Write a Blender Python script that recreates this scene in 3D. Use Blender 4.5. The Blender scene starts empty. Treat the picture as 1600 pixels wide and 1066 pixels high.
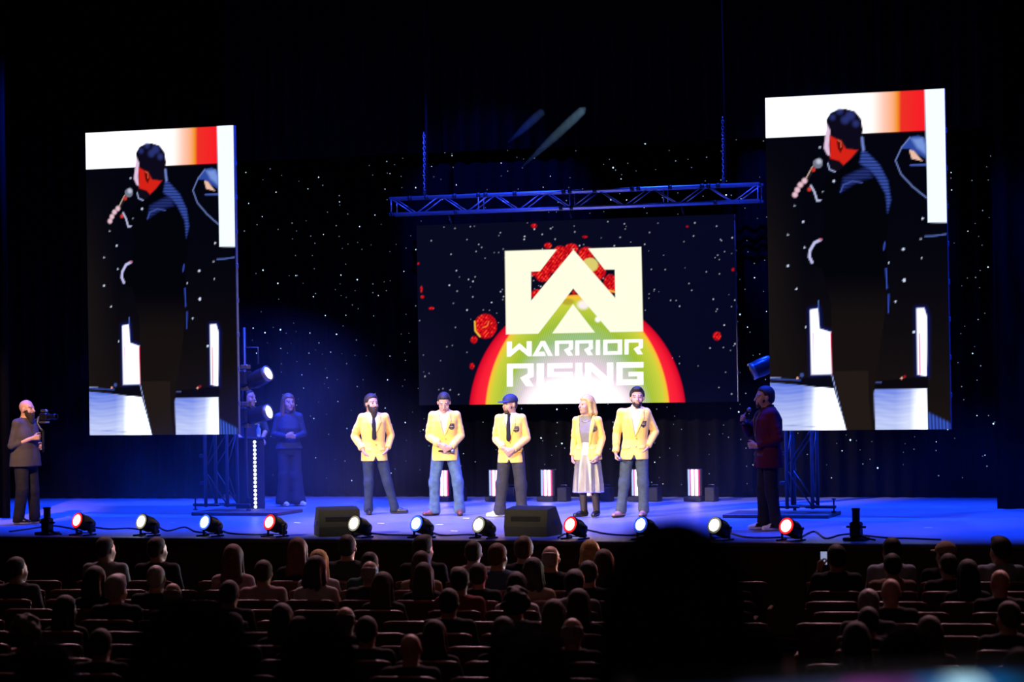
import bpy, math, random
import numpy as np
from mathutils import Vector, Matrix

sc = bpy.context.scene
C = sc.collection
PI = math.pi

# ------------------------------------------------------------------ camera
F_PX = 3780.0
CAM = np.array([9.349, -27.733, 2.086]); YAW, PITCH, ROLL = 0.324, 0.011, -0.016
_f = np.array([-math.sin(YAW) * math.cos(PITCH), math.cos(YAW) * math.cos(PITCH), math.sin(PITCH)])
_r0 = np.array([math.cos(YAW), math.sin(YAW), 0.0]); _u0 = np.cross(_r0, _f)
_r = _r0 * math.cos(ROLL) + _u0 * math.sin(ROLL); _u = -_r0 * math.sin(ROLL) + _u0 * math.cos(ROLL)
cam_d = bpy.data.cameras.new('camera'); cam = bpy.data.objects.new('camera', cam_d); C.objects.link(cam)
cam.matrix_world = Matrix(((_r[0], _u[0], -_f[0], CAM[0]), (_r[1], _u[1], -_f[1], CAM[1]),
                           (_r[2], _u[2], -_f[2], CAM[2]), (0, 0, 0, 1)))
cam_d.sensor_width = 36.0; cam_d.lens = 36.0 * F_PX / 1600.0
cam_d.clip_start = 0.2; cam_d.clip_end = 200
cam_d.dof.use_dof = True; cam_d.dof.focus_distance = 33.0; cam_d.dof.aperture_fstop = 2.0
sc.camera = cam

def ray(px, py): return _f + _r * (px - 800) / F_PX + _u * (533 - py) / F_PX
def on_floor(px, py, z=0.0):
    d = ray(px, py); return CAM + d * ((z - CAM[2]) / d[2])
def at_y(px, py, y):
    d = ray(px, py); return CAM + d * ((y - CAM[1]) / d[1])
def at_depth(px, py, dep): return CAM + ray(px, py) * dep

# ------------------------------------------------------------------ world, view, lights
w = bpy.data.worlds.new('World'); sc.world = w; w.use_nodes = True
w.node_tree.nodes['Background'].inputs[0].default_value = (0.10, 0.12, 0.2, 1)
w.node_tree.nodes['Background'].inputs[1].default_value = 0.004
sc.view_settings.view_transform = 'Standard'; sc.view_settings.look = 'None'
sc.view_settings.exposure = 0.0; sc.view_settings.gamma = 1.0; sc.view_settings.use_curve_mapping = False

def spot(name, loc, aim, power, col, angle, blend=0.6, size=0.12):
    d = bpy.data.lights.new(name, 'SPOT'); d.energy = power; d.color = col
    d.spot_size = math.radians(angle); d.spot_blend = blend; d.shadow_soft_size = size
    o = bpy.data.objects.new(name, d); C.objects.link(o); o.location = loc
    o.rotation_euler = (Vector(aim) - Vector(loc)).to_track_quat('-Z', 'Y').to_euler()
    return o

BLUE = (0.004, 0.045, 1.0)
for x, p in ((-10.5, 6500), (-7.5, 9500), (-4.5, 8500), (-1.5, 6500), (1.5, 7000), (4.5, 8500), (7.5, 8500)):
    spot('blue_wash_lamp', (x, 3.2, 8.8), (x - 0.1, 4.5, 0), p, BLUE, 62, 0.55)
for x in (-9.0, -6.0, -3.0, 0.5, 3.5, 6.5):
    spot('blue_back_lamp', (x, 8.0, 8.6), (x, 5.6, 0.0), 6500, (0.01, 0.06, 1.0), 52, 0.9)
for x in (-4.0, 1.5):
    spot('truss_blue_lamp', (x, 2.0, 8.4), (x + .6, 8.12, 5.0), 9000, (0.02, 0.05, 1.0), 26, 0.6)
# front-of-house light on the five presenters
spot('front_key_lamp', (-10.0, -17.0, 9.5), (-1.9, 4.2, 1.05), 43000, (1.0, 0.81, 0.55), 14.0, 0.45, 0.2)
spot('front_fill_lamp', (5.0, -18.0, 9.5), (-1.2, 4.2, 1.05), 25000, (1.0, 0.78, 0.46), 13.5, 0.45, 0.2)
# lilac top light on their shoulders
for x in (-3.9, -2.9, -1.9, -0.9, 0.1):
    spot('lilac_top_lamp', (x, 3.0, 7.6), (x, 4.5, 1.0), 560, (0.85, 0.6, 1.0), 34, 0.8)
# side lamp for the camera operator, purple touch on the host at the other side
spot('side_warm_lamp', (-4.5, -9.0, 8.0), (-9.2, 2.2, 1.1), 15000, (1.0, 0.56, 0.32), 15, 0.6)
spot('side_plum_lamp', (-3.5, -9.0, 8.0), (3.0, 1.0, 1.1), 2000, (0.95, 0.55, 0.95), 12, 0.7)
spot('side_blue_lamp', (-2.5, 0.5, 7.2), (-5.75, 6.5, 1.4), 1900, (0.62, 0.5, 1.0), 22, 1.0)
# rose back lamps added out of view to rim the audience
for x in (-7.0, -2.0, 3.0, 8.0):
    spot('added_audience_rim', (x, 3.0, 9.2), (x + 2.0, -6.5, -0.3), 2100, (1.0, 0.5, 0.6), 50, 0.8, 0.3)
hl = bpy.data.lights.new('added_audience_fill', 'AREA'); hl.energy = 16; hl.color = (1.0, 0.6, 0.5); hl.size = 9  # faint overhead fill added to lift the dark audience
ho = bpy.data.objects.new('added_audience_fill', hl); C.objects.link(ho); ho.location = (2, -12, 9.8); ho.rotation_euler = (math.radians(10), 0, 0)

# ------------------------------------------------------------------ materials
def lin(c):
    return tuple((v / 12.92 if v <= 0.04045 else ((v + 0.055) / 1.055) ** 2.4) for v in c)
def rgb(r, g, b): return lin((r / 255, g / 255, b / 255))
MATS = {}
def mat(name, col, rough=0.6, metal=0.0, emit=None, es=0.0, var=0.12, scale=18.0, bump=0.0, spec=0.5, sheen=0.0):
    if name in MATS: return MATS[name]
    m = bpy.data.materials.new(name); m.use_nodes = True
    nt = m.node_tree; b = nt.nodes['Principled BSDF']
    b.inputs['Roughness'].default_value = rough; b.inputs['Metallic'].default_value = metal
    b.inputs['Specular IOR Level'].default_value = spec
    if sheen: b.inputs['Sheen Weight'].default_value = sheen
    if emit is not None:
        b.inputs['Base Color'].default_value = (*col, 1)
        b.inputs['Emission Color'].default_value = (*emit, 1); b.inputs['Emission Strength'].default_value = es
    else:
        tc = nt.nodes.new('ShaderNodeTexCoord'); n = nt.nodes.new('ShaderNodeTexNoise')
        n.inputs['Scale'].default_value = scale; n.inputs['Detail'].default_value = 3
        nt.links.new(tc.outputs['Object'], n.inputs['Vector'])
        r = nt.nodes.new('ShaderNodeValToRGB')
        r.color_ramp.elements[0].color = (*[c * (1 - var) for c in col], 1); r.color_ramp.elements[0].position = 0.3
        r.color_ramp.elements[1].color = (*[min(1, c * (1 + var)) for c in col], 1); r.color_ramp.elements[1].position = 0.7
        nt.links.new(n.outputs['Fac'], r.inputs['Fac']); nt.links.new(r.outputs['Color'], b.inputs['Base Color'])
        if bump:
            bp = nt.nodes.new('ShaderNodeBump'); bp.inputs['Strength'].default_value = bump; bp.inputs['Distance'].default_value = 0.01
            nt.links.new(n.outputs['Fac'], bp.inputs['Height']); nt.links.new(bp.outputs['Normal'], b.inputs['Normal'])
    MATS[name] = m
    return m

# ------------------------------------------------------------------ mesh helpers
def mesh_np(name, V, Fq, smooth=True):
    """V (n,3), Fq (m,k) numpy -> mesh"""
    me = bpy.data.meshes.new(name)
    V = np.asarray(V, np.float32); Fq = np.asarray(Fq, np.int32)
    n, k = Fq.shape
    me.vertices.add(len(V)); me.vertices.foreach_set('co', V.ravel())
    me.loops.add(n * k); me.loops.foreach_set('vertex_index', Fq.ravel())
    me.polygons.add(n); me.polygons.foreach_set('loop_start', np.arange(n, dtype=np.int32) * k)
    if smooth: me.polygons.foreach_set('use_smooth', np.ones(n, bool))
    me.update(calc_edges=True); me.validate()
    return me
def link(name, me, mats, parent=None, loc=None, rotz=None):
    o = bpy.data.objects.new(name, me); C.objects.link(o)
    if mats is not None:
        for m in (mats if isinstance(mats, (list, tuple)) else [mats]): me.materials.append(m)
    if parent is not None: o.parent = parent
    if loc is not None: o.location = loc
    if rotz is not None: o.rotation_euler[2] = rotz
    return o
def tag(o, label=None, cat=None, group=None, kind=None):
    if label: o['label'] = label
    if cat: o['category'] = cat
    if group: o['group'] = group
    if kind: o['kind'] = kind
    return o
def thing(name, label, cat, loc=(0, 0, 0), rotz=0.0, group=None):
    o = bpy.data.objects.new(name, None); C.objects.link(o); o.empty_display_size = 0.1
    o.location = loc; o.rotation_euler[2] = rotz
    return tag(o, label, cat, group)
def copy_tree(o, parent=None):
    c = o.copy(); C.objects.link(c); c.parent = parent
    for ch in list(o.children): copy_tree(ch, c)
    return c

class MB:
    def __init__(s): s.v = []; s.f = []; s.sm = []
    def _add(s, V, Fs, smooth=False):
        b = len(s.v); s.v += [tuple(map(float, p)) for p in V]
        for f in Fs: s.f.append([b + i for i in f]); s.sm.append(smooth)
        return s
    def box(s, c, d, rot=None, bev=0.0):
        x, y, z = d[0] / 2, d[1] / 2, d[2] / 2
        if bev <= 0:
            P = [(-x, -y, -z), (x, -y, -z), (x, y, -z), (-x, y, -z), (-x, -y, z), (x, -y, z), (x, y, z), (-x, y, z)]
            Fs = [(0, 3, 2, 1), (4, 5, 6, 7), (0, 1, 5, 4), (1, 2, 6, 5), (2, 3, 7, 6), (3, 0, 4, 7)]
        else:
            b = min(bev, x * .9, y * .9, z * .9)
            ring = [(-x + b, -y), (x - b, -y), (x, -y + b), (x, y - b), (x - b, y), (-x + b, y), (-x, y - b), (-x, -y + b)]
            def sh(k): return [(px * (1 - k / x), py * (1 - k / y)) for px, py in ring]
            P = [(*q, -z) for q in sh(b)] + [(*q, -z + b) for q in ring] + [(*q, z - b) for q in ring] + [(*q, z) for q in sh(b)]
            Fs = [tuple(range(7, -1, -1)), tuple(range(24, 32))]
            for k in range(3):
                for i in range(8): Fs.append((k * 8 + i, k * 8 + (i + 1) % 8, k * 8 + 8 + (i + 1) % 8, k * 8 + 8 + i))
        M = rot if rot is not None else Matrix.Identity(3)
        return s._add([Vector(c) + M @ Vector(p) for p in P], Fs)
    def tube(s, pts, r, n=8, cap=True, r2=None):
        pts = [Vector(p) for p in pts]; m = len(pts); V = []; Fs = []
        up = None
        for i, p in enumerate(pts):
            t = (pts[min(i + 1, m - 1)] - pts[max(i - 1, 0)]).normalized()
            if up is None: up = Vector((0, 0, 1)) if abs(t.z) < .9 else Vector((1, 0, 0))
            a = t.cross(up).normalized(); b = a.cross(t).normalized(); up = b
            rr = r if r2 is None else r + (r2 - r) * i / (m - 1)
            if isinstance(r, (list, tuple)): rr = r[i]
            for j in range(n):
                q = 2 * PI * j / n; V.append(p + a * math.cos(q) * rr + b * math.sin(q) * rr)
        for i in range(m - 1):
            for j in range(n): Fs.append((i * n + j, i * n + (j + 1) % n, (i + 1) * n + (j + 1) % n, (i + 1) * n + j))
        s._add(V, Fs, True)
        if cap:
            b = len(s.v) - len(V)
            s.f.append([b + j for j in range(n)][::-1]); s.sm.append(False)
            s.f.append([b + (m - 1) * n + j for j in range(n)]); s.sm.append(False)
        return s
    def lathe(s, prof, n=20, o=(0, 0, 0), rot=None, cap=True):
        M = rot if rot is not None else Matrix.Identity(3); V = []; Fs = []
        for r, z in prof:
            for j in range(n):
                q = 2 * PI * j / n; V.append(Vector(o) + M @ Vector((r * math.cos(q), r * math.sin(q), z)))
        for i in range(len(prof) - 1):
            for j in range(n): Fs.append((i * n + j, i * n + (j + 1) % n, (i + 1) * n + (j + 1) % n, (i + 1) * n + j))
        if cap: Fs.append(tuple(range(n))[::-1]); Fs.append(tuple((len(prof) - 1) * n + j for j in range(n)))
        return s._add(V, Fs, True)
    def prism(s, poly, axis, a, b, o=(0, 0, 0), rot=None):
        """poly 2D (u,v) extruded along axis 'x','y','z' from a to b"""
        M = rot if rot is not None else Matrix.Identity(3)
        def P(u, v, t): return {'x': (t, u, v), 'y': (u, t, v), 'z': (u, v, t)}[axis]
        n = len(poly); V = [P(u, v, a) for u, v in poly] + [P(u, v, b) for u, v in poly]
        Fs = [tuple(range(n)), tuple(range(2 * n - 1, n - 1, -1))] + [(i, n + i, n + (i + 1) % n, (i + 1) % n) for i in range(n)]
        return s._add([Vector(o) + M @ Vector(p) for p in V], Fs)
    def mesh(s, name):
        me = bpy.data.meshes.new(name); me.from_pydata(s.v, [], s.f)
        me.polygons.foreach_set('use_smooth', s.sm); me.update()
        import bmesh
        bm = bmesh.new(); bm.from_mesh(me); bmesh.ops.recalc_face_normals(bm, faces=bm.faces); bm.to_mesh(me); bm.free()
        return me
    def build(s, name, m, parent=None, loc=None, rotz=None): return link(name, s.mesh(name), m, parent, loc, rotz)
def Rz(a): return Matrix.Rotation(a, 3, 'Z')
def Rx(a): return Matrix.Rotation(a, 3, 'X')
def Ry(a): return Matrix.Rotation(a, 3, 'Y')
def add_mat(me, m):
    me.materials.append(m)

# ------------------------------------------------------------------ structure
FH = np.array([-math.sin(YAW), math.cos(YAW)]); RH = np.array([math.cos(YAW), math.sin(YAW)])
FLOOR_Z = -1.15
def floor_z(d):
    return float(np.interp(d, [-6, 3.0, 17.0, 60], [1.25, 0.55, FLOOR_Z, FLOOR_Z]))
def project(P):
    d = np.asarray(P, float) - CAM; z = d @ _f
    return 800 + F_PX * (d @ _r) / z, 533 - F_PX * (d @ _u) / z

m_black = mat('black_paint', (0.012, 0.012, 0.014), 0.55, var=0.2)
m_wallb = mat('wall_black', (0.010, 0.010, 0.012), 0.95, var=0.2, spec=0.1)
m_velvet = mat('black_velvet', (0.0022, 0.0022, 0.003), 1.0, var=0.3, spec=0.05)
m_stage = mat('stage_deck_paint', (0.25, 0.25, 0.28), 0.36, var=0.10, scale=3.0, spec=0.45)
m_wood = mat('fascia_wood', (0.085, 0.035, 0.018), 0.55, var=0.35, scale=5.0)
m_lip = mat('lip_wood', (0.10, 0.075, 0.07), 0.4, var=0.2)
m_carpet = mat('aisle_carpet', (0.022, 0.010, 0.008), 0.95, var=0.3, scale=40, bump=0.3, spec=0.1)

MB().box((-1, 5, -0.05), (32, 10.0, 0.1)).build('stage_floor', m_stage)['kind'] = 'structure'
o = MB().box((-1, 0.0, -0.6), (32, 0.06, 1.08)).build('stage_fascia', m_wood); o['kind'] = 'structure'
pm = MB().box((0, 0, 0), (1.17, 0.025, 0.92), bev=0.008).mesh('panel'); pm.materials.append(m_wood)
for i in range(24):
    link('panel', pm, None, o, (-15 + 1.2 * i, -0.043, -0.62))
MB().box((-1, -0.05, -0.028), (32, 0.14, 0.055), bev=0.012).build('trim_1', m_lip)['kind'] = 'structure'

V = []; Fs = []
ds = [-6, -3, 0, 3, 6, 9, 12, 15, 17, 20, 24, 28, 45]
for d in ds:
    for l in (-26, 26):
        p = CAM[:2] + FH * d + RH * l; V.append((p[0], p[1], floor_z(d)))
for i in range(len(ds) - 1): Fs.append((2 * i, 2 * i + 1, 2 * i + 3, 2 * i + 2))
link('floor', mesh_np('floor', V, Fs, False), m_carpet)['kind'] = 'structure'
def structbox(n, c, d, m): MB().box(c, d).build(n, m)['kind'] = 'structure'
structbox('wall_back', (-1, 10.2, 4.5), (32, 0.3, 13.0), m_wallb)
structbox('wall_left', (-17.1, -12, 4.5), (0.2, 45, 13.0), m_wallb)
structbox('wall_right', (19.0, -12, 4.5), (0.2, 45, 13.0), m_wallb)
structbox('ceiling', (1, -12, 11.1), (36.2, 45, 0.2), m_wallb)

def curtain(name, x0, x1, y, z0, z1, m, label, amp=0.06, pitch=0.28, n_per=8):
    n = int((x1 - x0) / pitch * n_per); xs = np.linspace(x0, x1, n)
    rng = np.random.default_rng(int(abs(x0 * 100 + y * 10)) + 3)
    ph = np.cumsum(rng.uniform(0.8, 1.2, n)) * 2 * PI / n_per
    ys = y + amp * np.sin(ph); V = []
    for off in (0, 0.015):
        for z in (z0, z1): V += [(a, b + off, z) for a, b in zip(xs, ys)]
    V = np.array(V); i = np.arange(n - 1)
    q = lambda a, b: np.stack([a + i, a + i + 1, b + i + 1, b + i], 1)
    Fq = np.concatenate([q(0, n), q(3 * n, 2 * n), q(2 * n, 0), q(n, 3 * n)])
    return tag(link(name, mesh_np(name, V, Fq), m), label, 'curtain'), xs, ys

YC = 9.3
ztop = at_y(650, 236, YC)[2] + 0.15
xl = at_y(366, 500, YC)[0]; xr = at_y(1575, 500, YC)[0]
cur, cx_, cy_ = curtain('star_curtain', xl - 0.1, xr + 1.2, YC, 0.02, ztop + 0.4, m_velvet, 'black star curtain with tiny points of light across the back of the stage')
# the fibre points of the star curtain
rng = np.random.default_rng(11)
ico_v = np.array([(0, 0, 1), (1, 0, 0), (0, 1, 0), (-1, 0, 0), (0, -1, 0), (0, 0, -1)], float)
ico_f = np.array([(0, 1, 2), (0, 2, 3), (0, 3, 4), (0, 4, 1), (5, 2, 1), (5, 3, 2), (5, 4, 3), (5, 1, 4)])
def star_cloud(name, n, x0, x1, z0, z1, rmin, rmax, m, parent, mind=0.11):
    V = []; Fq = []; pts = np.zeros((0, 2)); k = 0; tries = 0
    while k < n and tries < n * 20:
        tries += 1
        x = rng.uniform(x0, x1); z = rng.uniform(z0, z1)
        if len(pts) and np.min(np.hypot(pts[:, 0] - x, pts[:, 1] - z)) < mind: continue
        pts = np.vstack([pts, (x, z)])
        y = np.interp(x, cx_, cy_) - 0.012
        r = rmin + (rmax - rmin) * rng.random() ** 2.2
        V.append(ico_v * r + (x, y, z)); Fq.append(ico_f + 6 * k); k += 1
    return tag(link(name, mesh_np(name, np.concatenate(V), np.concatenate(Fq), False), m, parent), kind='stuff')
def emat(name, col, es, sample='NONE'):
    m = mat(name, (0, 0, 0), 1.0, emit=col, es=es); m.cycles.emission_sampling = sample; return m
m_star1 = emat('star_point_bright', (0.62, 0.80, 1.0), 1.6)
m_star2 = emat('star_point_dim', (0.42, 0.60, 0.85), 0.45)
star_cloud('bright_star_points', 210, xl, xr, 0.2, ztop, 0.008, 0.017, m_star1, cur, 0.2)
star_cloud('dim_star_points', 620, xl, xr, 0.2, ztop, 0.007, 0.013, m_star2, cur, 0.1)

curtain('border_curtain', -16.5, 16.5, 8.9, at_y(650, 240, 8.9)[2], 10.9, m_velvet, 'plain black border curtain hanging above the star points')
curtain('leg_curtain', -16.5, xl + 0.1, 8.6, 0.02, 9.0, m_velvet, 'black masking drape behind the screen by the camera operator')
curtain('leg_curtain', at_y(1556, 700, 6.2)[0], at_y(1556, 700, 6.2)[0] + 4.5, 6.2, 0.02, 9.5, m_velvet, 'black wing drape at far stage side beyond the star points')
curtain('leg_curtain', -15.5, at_y(14, 700, 3.2)[0], 3.2, 0.02, 9.5, m_velvet, 'black wing drape behind the bald camera operator')

# ------------------------------------------------------------------ screens
class Canvas:
    """colours for the points of an LED wall, painted in linear light"""
    def __init__(s, X, Y, base): s.X = X; s.Y = Y; s.c = np.empty(X.shape + (3,), np.float32); s.c[:] = base
    def mask(s, pts, soft=0.7):
        pts = np.asarray(pts, float); lo = pts.min(0) - 6 * soft - 2; hi = pts.max(0) + 6 * soft + 2
        m = np.zeros(s.X.shape, np.float32)
        sel = (s.X > lo[0]) & (s.X < hi[0]) & (s.Y > lo[1]) & (s.Y < hi[1])
        x = s.X[sel]; y = s.Y[sel]
        ins = np.zeros(len(x), bool); dist = np.full(len(x), 1e9)
        for (x1, y1), (x2, y2) in zip(pts, np.roll(pts, -1, 0)):
            cr = ((y1 > y) != (y2 > y)) & (x < (x2 - x1) * (y - y1) / ((y2 - y1) or 1e-9) + x1); ins ^= cr
            L = (x2 - x1) ** 2 + (y2 - y1) ** 2 + 1e-9
            t = np.clip(((x - x1) * (x2 - x1) + (y - y1) * (y2 - y1)) / L, 0, 1)
            dist = np.minimum(dist, np.hypot(x - x1 - t * (x2 - x1), y - y1 - t * (y2 - y1)))
        sd = np.where(ins, dist, -dist); m[sel] = np.clip(0.5 + sd / (2 * soft), 0, 1)
        return m
    def line(s, pts, wd, soft=0.7):
        m = np.zeros(s.X.shape, np.float32)
        for (x1, y1), (x2, y2) in zip(pts[:-1], pts[1:]):
            L = (x2 - x1) ** 2 + (y2 - y1) ** 2 + 1e-9
            t = np.clip(((s.X - x1) * (x2 - x1) + (s.Y - y1) * (y2 - y1)) / L, 0, 1)
            d = np.hypot(s.X - x1 - t * (x2 - x1), s.Y - y1 - t * (y2 - y1))
            m = np.maximum(m, np.clip(0.5 + (wd - d) / (2 * soft), 0, 1))
        return m
    def disc(s, x, y, r, ry=None, soft=0.7):
        d = np.hypot(s.X - x, (s.Y - y) * r / (ry or r)); return np.clip(0.5 + (r - d) / (2 * soft), 0, 1)
    def put(s, m, col, a=1.0):
        m = (m * a)[..., None]; s.c = s.c * (1 - m) + np.asarray(col, np.float32) * m
    def add(s, m, col): s.c = s.c + m[..., None] * np.asarray(col, np.float32)

m_led = bpy.data.materials.new('led_pixels'); m_led.use_nodes = True
nt = m_led.node_tree; nt.nodes.remove(nt.nodes['Principled BSDF'])
em = nt.nodes.new('ShaderNodeEmission'); ca = nt.nodes.new('ShaderNodeVertexColor'); ca.layer_name = 'led'
nt.links.new(ca.outputs['Color'], em.inputs['Color']); em.inputs['Strength'].default_value = 1.0
nt.links.new(em.outputs[0], nt.nodes['Material Output'].inputs[0])
def led_grid(name, W, H, nx, nz):
    xs = np.linspace(0, W, nx); zs = np.linspace(0, H, nz)
    Xg, Zg = np.meshgrid(xs, zs)
    V = np.stack([Xg, np.zeros_like(Xg), Zg], -1).reshape(-1, 3)
    i = (np.arange(nz - 1)[:, None] * nx + np.arange(nx - 1)[None]).ravel()
    return V, np.stack([i, i + 1, i + 1 + nx, i + nx], 1)
def led_mesh(name, V, Fq, cols):
    me = mesh_np(name, V, Fq, False)
    at = me.color_attributes.new('led', 'FLOAT_COLOR', 'POINT')
    at.data.foreach_set('color', np.concatenate([cols.reshape(-1, 3), np.ones((len(V), 1))], 1).astype(np.float32).ravel())
    me.materials.append(m_led)
    return me

WHITE = np.array((1.5, 1.55, 1.65))
SW, SH, SY, SB = 2.413, 4.5, 4.336, 1.18
XL, XR = -8.06, 2.243
V, Fq = led_grid('d', SW, SH, 150, 278)
px, py = [a.reshape(278, 150) for a in np.array([project(v + (XR, SY, SB)) for v in V]).T]
cv = Canvas(px, py, rgb(3, 4, 14))
Z3 = lambda X, Y: (1160 + X / 3.553, 120 + Y / 3.553)
Z4 = lambda X, Y: (1160 + X / 3.553, 400 + Y / 3.553)
P3 = lambda *a: [Z3(*p) for p in a]
P4 = lambda *a: [Z4(*p) for p in a]
# dark warm gradient low and at left, as shown by the camera feed
g = np.clip((py - 330) / 330, 0, 1) ** 1.5
cv.put(g, rgb(26, 20, 17), 0.9)
cv.put(np.clip(1 - (px - 1198) / 60, 0, 1) * np.clip((py - 215) / 200, 0, 1), rgb(30, 24, 22), 0.6)
# banner at the top: white into red
band = cv.mask(P3((100, 119), (1012, 72), (1014, 300), (100, 341)))
t = (px - 1160) * 3.553
stops = [0, 560, 690, 780, 835, 860, 880, 1012]
cols = np.array([WHITE, WHITE, (1.35, 1.25, 1.2), (1.05, .62, .5), (1.0, .42, .2), (.9, .3, .02), (.85, .03, .02), (.95, .01, .02)])
bc = np.stack([np.interp(t, stops, cols[:, k]) for k in range(3)], -1)
cv.c = cv.c * (1 - band[..., None]) + bc * band[..., None]
cv.put(cv.mask(P3((1012, 60), (1140, 60), (1140, 809), (1030, 810))), (.95, 1.1, 1.3))
# lamp head behind the speaker
cv.put(cv.mask(P3((880, 400), (930, 335), (975, 325), (1018, 345), (1018, 455), (960, 420), (925, 400))), rgb(46, 74, 160))
cv.put(cv.mask(P3((940, 345), (1000, 340), (1018, 380), (1018, 430), (970, 395)), 3), rgb(120, 150, 220))
cv.put(cv.mask(P3((925, 405), (950, 410), (1000, 468), (940, 455))), rgb(235, 190, 170))
cv.put(cv.line(P3((930, 337), (885, 390), (850, 465), (880, 540), (945, 610), (1022, 672)), 0.9), rgb(110, 130, 195))
cv.put(cv.line(P3((935, 490), (1020, 488)), 1.4), rgb(70, 95, 180))
# lamp towers and floor in the lower half
for q, a in ((8, 0.25), (4, 0.5)):
    cv.put(cv.mask(P4((378, 300), (420, 292), (430, 405), (492, 425), (497, 655), (385, 660)), q), rgb(20, 50, 190), a)
    cv.put(cv.mask(P4((970, 292), (1012, 292), (1026, 340), (1024, 668), (975, 660)), q), rgb(20, 50, 190), a)
cv.put(cv.mask(P4((376, 300), (418, 292), (428, 405), (492, 425), (498, 655), (384, 658)), 1.2), WHITE)
cv.put(cv.mask(P4((968, 292), (1008, 290), (1024, 340), (1022, 668), (974, 658)), 1.2), WHITE)
cv.put(cv.line(P4((491, 430), (498, 655)), 0.9), rgb(230, 20, 90)); cv.put(cv.line(P4((391, 430), (393, 655)), 0.6), rgb(200, 40, 190))
cv.put(cv.line(P4((983, 430), (986, 655)), 0.8), rgb(220, 20, 120)); cv.put(cv.line(P4((421, 250), (420, 300)), 0.5), rgb(90, 130, 220))
fl = cv.mask(P4((100, 700), (300, 715), (505, 735), (578, 971), (100, 971)))
fr = cv.mask(P4((702, 742), (1022, 737), (1028, 969), (726, 969), (698, 790)))
xx = (px - 1160) * 3.553; yy = (py - 400) * 3.553
n = 0.5 + 0.5 * np.sin(yy * 0.21 + np.sin(xx * 0.02) * 1.7) * np.sin(yy * 0.075 + xx * 0.011 + 1)
low = np.clip((yy - 720) / 200, 0, 1)
ca_ = np.array(rgb(60, 100, 225)); cb = np.array(rgb(215, 225, 255)); 
tl = np.clip(0.15 + 0.6 * low + 0.16 * (n - .5) + np.clip((xx - 330) / 90, 0, 1) * 0.6, 0, 1)[..., None]
cl = ca_ * (1 - tl) + cb * tl + np.clip((xx - 380) / 60, 0, 1)[..., None] * WHITE * 0.7
cv.c = cv.c * (1 - fl[..., None]) + cl * fl[..., None]
tr = np.clip(0.15 + 0.6 * low + 0.16 * (n - .5) + np.clip((xx - 850) / 130, 0, 1) * 0.5, 0, 1)[..., None]
cr_ = ca_ * (1 - tr) + cb * tr + np.clip((xx - 930) / 80, 0, 1)[..., None] * WHITE * 0.6
cv.c = cv.c * (1 - fr[..., None]) + cr_ * fr[..., None]
bl = cv.mask(P4((1034, 870), (1160, 930), (1160, 970), (1032, 970)), 2) * (0.55 + 0.45 * np.sin(px * 2.1))
cv.put(bl, rgb(60, 95, 215))
cv.put(cv.mask(P4((280, 695), (330, 680), (500, 665), (512, 735), (400, 728), (300, 712))), rgb(8, 9, 20))
cv.put(cv.mask(P4((702, 700), (1030, 668), (1030, 735), (702, 738))), rgb(10, 8, 12))
cv.put(cv.line(P4((155, 683), (320, 690)), 1.2), rgb(50, 70, 150)); cv.put(cv.line(P4((155, 676), (210, 678)), 0.7), rgb(140, 150, 200))
cv.put(cv.line(P4((710, 702), (770, 702)), 1.3), rgb(70, 80, 140)); cv.put(cv.disc(*Z4(330, 662), 3.2), rgb(60, 80, 150))
cv.put(cv.disc(*Z4(305, 679), 1.6), (1.2, .55, .4)); cv.put(cv.disc(*Z4(884, 679), 1.6), (1.2, .6, .45)); cv.put(cv.disc(*Z4(900, 671), 2), rgb(170, 20, 40))
cv.put(cv.line(P4((235, 940), (560, 958)), 0.5), rgb(70, 90, 190), .6)
cv.put(cv.line(P4((497, 660), (578, 970)), 0.6), rgb(170, 190, 255))
# the speaker seen from behind: body, legs, then head
body = P3((640, 400), (690, 420), (760, 490), (806, 580), (824, 690), (815, 780), (800, 900), (805, 1060), (800, 1250), (730, 1760), (740, 2000),
          (585, 2000), (500, 1650), (490, 1250), (440, 1060), (400, 1050), (378, 1000), (372, 950), (440, 900), (460, 780), (440, 690), (420, 640), (470, 560), (520, 520))
cv.put(cv.mask(body) * np.clip((500 - py) / 80, 0, 1), rgb(3, 3, 10))
cv.put(cv.mask(body) * np.clip((py - 430) / 80, 0, 1), rgb(22, 17, 16))
cv.put(cv.mask(P4((505, 640), (700, 640), (700, 790), (722, 968), (580, 968))), rgb(32, 25, 22))
st = 0.62 + 0.38 * np.sin(py * 1.25)
cv.put(cv.mask(P3((662, 410), (692, 420), (762, 490), (808, 580), (824, 685), (806, 755), (795, 650), (745, 560), (700, 510), (650, 480)), 2) * st, rgb(62, 88, 185), 0.9)
cv.put(cv.mask(P3((560, 560), (640, 520), (700, 500), (720, 560), (650, 575), (545, 640)), 3) * st, rgb(44, 60, 140), 0.75)
cv.put(cv.line(P3((545, 640), (560, 600), (610, 580), (665, 588)), 1.0), rgb(70, 90, 175), .8)
cv.put(cv.line(P3((790, 920), (785, 960)), 1.0), rgb(60, 80, 190)); cv.put(cv.line(P4((797, 70), (803, 180)), 1.1), rgb(50, 75, 180)); cv.put(cv.line(P4((812, 215), (810, 315)), 1.1), rgb(45, 70, 175))
head = P3((468, 300), (466, 238), (490, 200), (530, 182), (575, 178), (625, 192), (658, 232), (668, 290), (660, 400), (640, 430), (570, 492), (540, 515), (505, 530), (478, 505), (472, 470), (478, 440), (462, 420), (452, 395), (458, 360))
cv.put(cv.mask(head), rgb(12, 10, 26))
cv.put(cv.mask(P3((470, 262), (488, 300), (480, 380), (486, 440), (470, 432), (452, 395), (458, 345)), 1.0), rgb(226, 196, 226))
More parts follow.
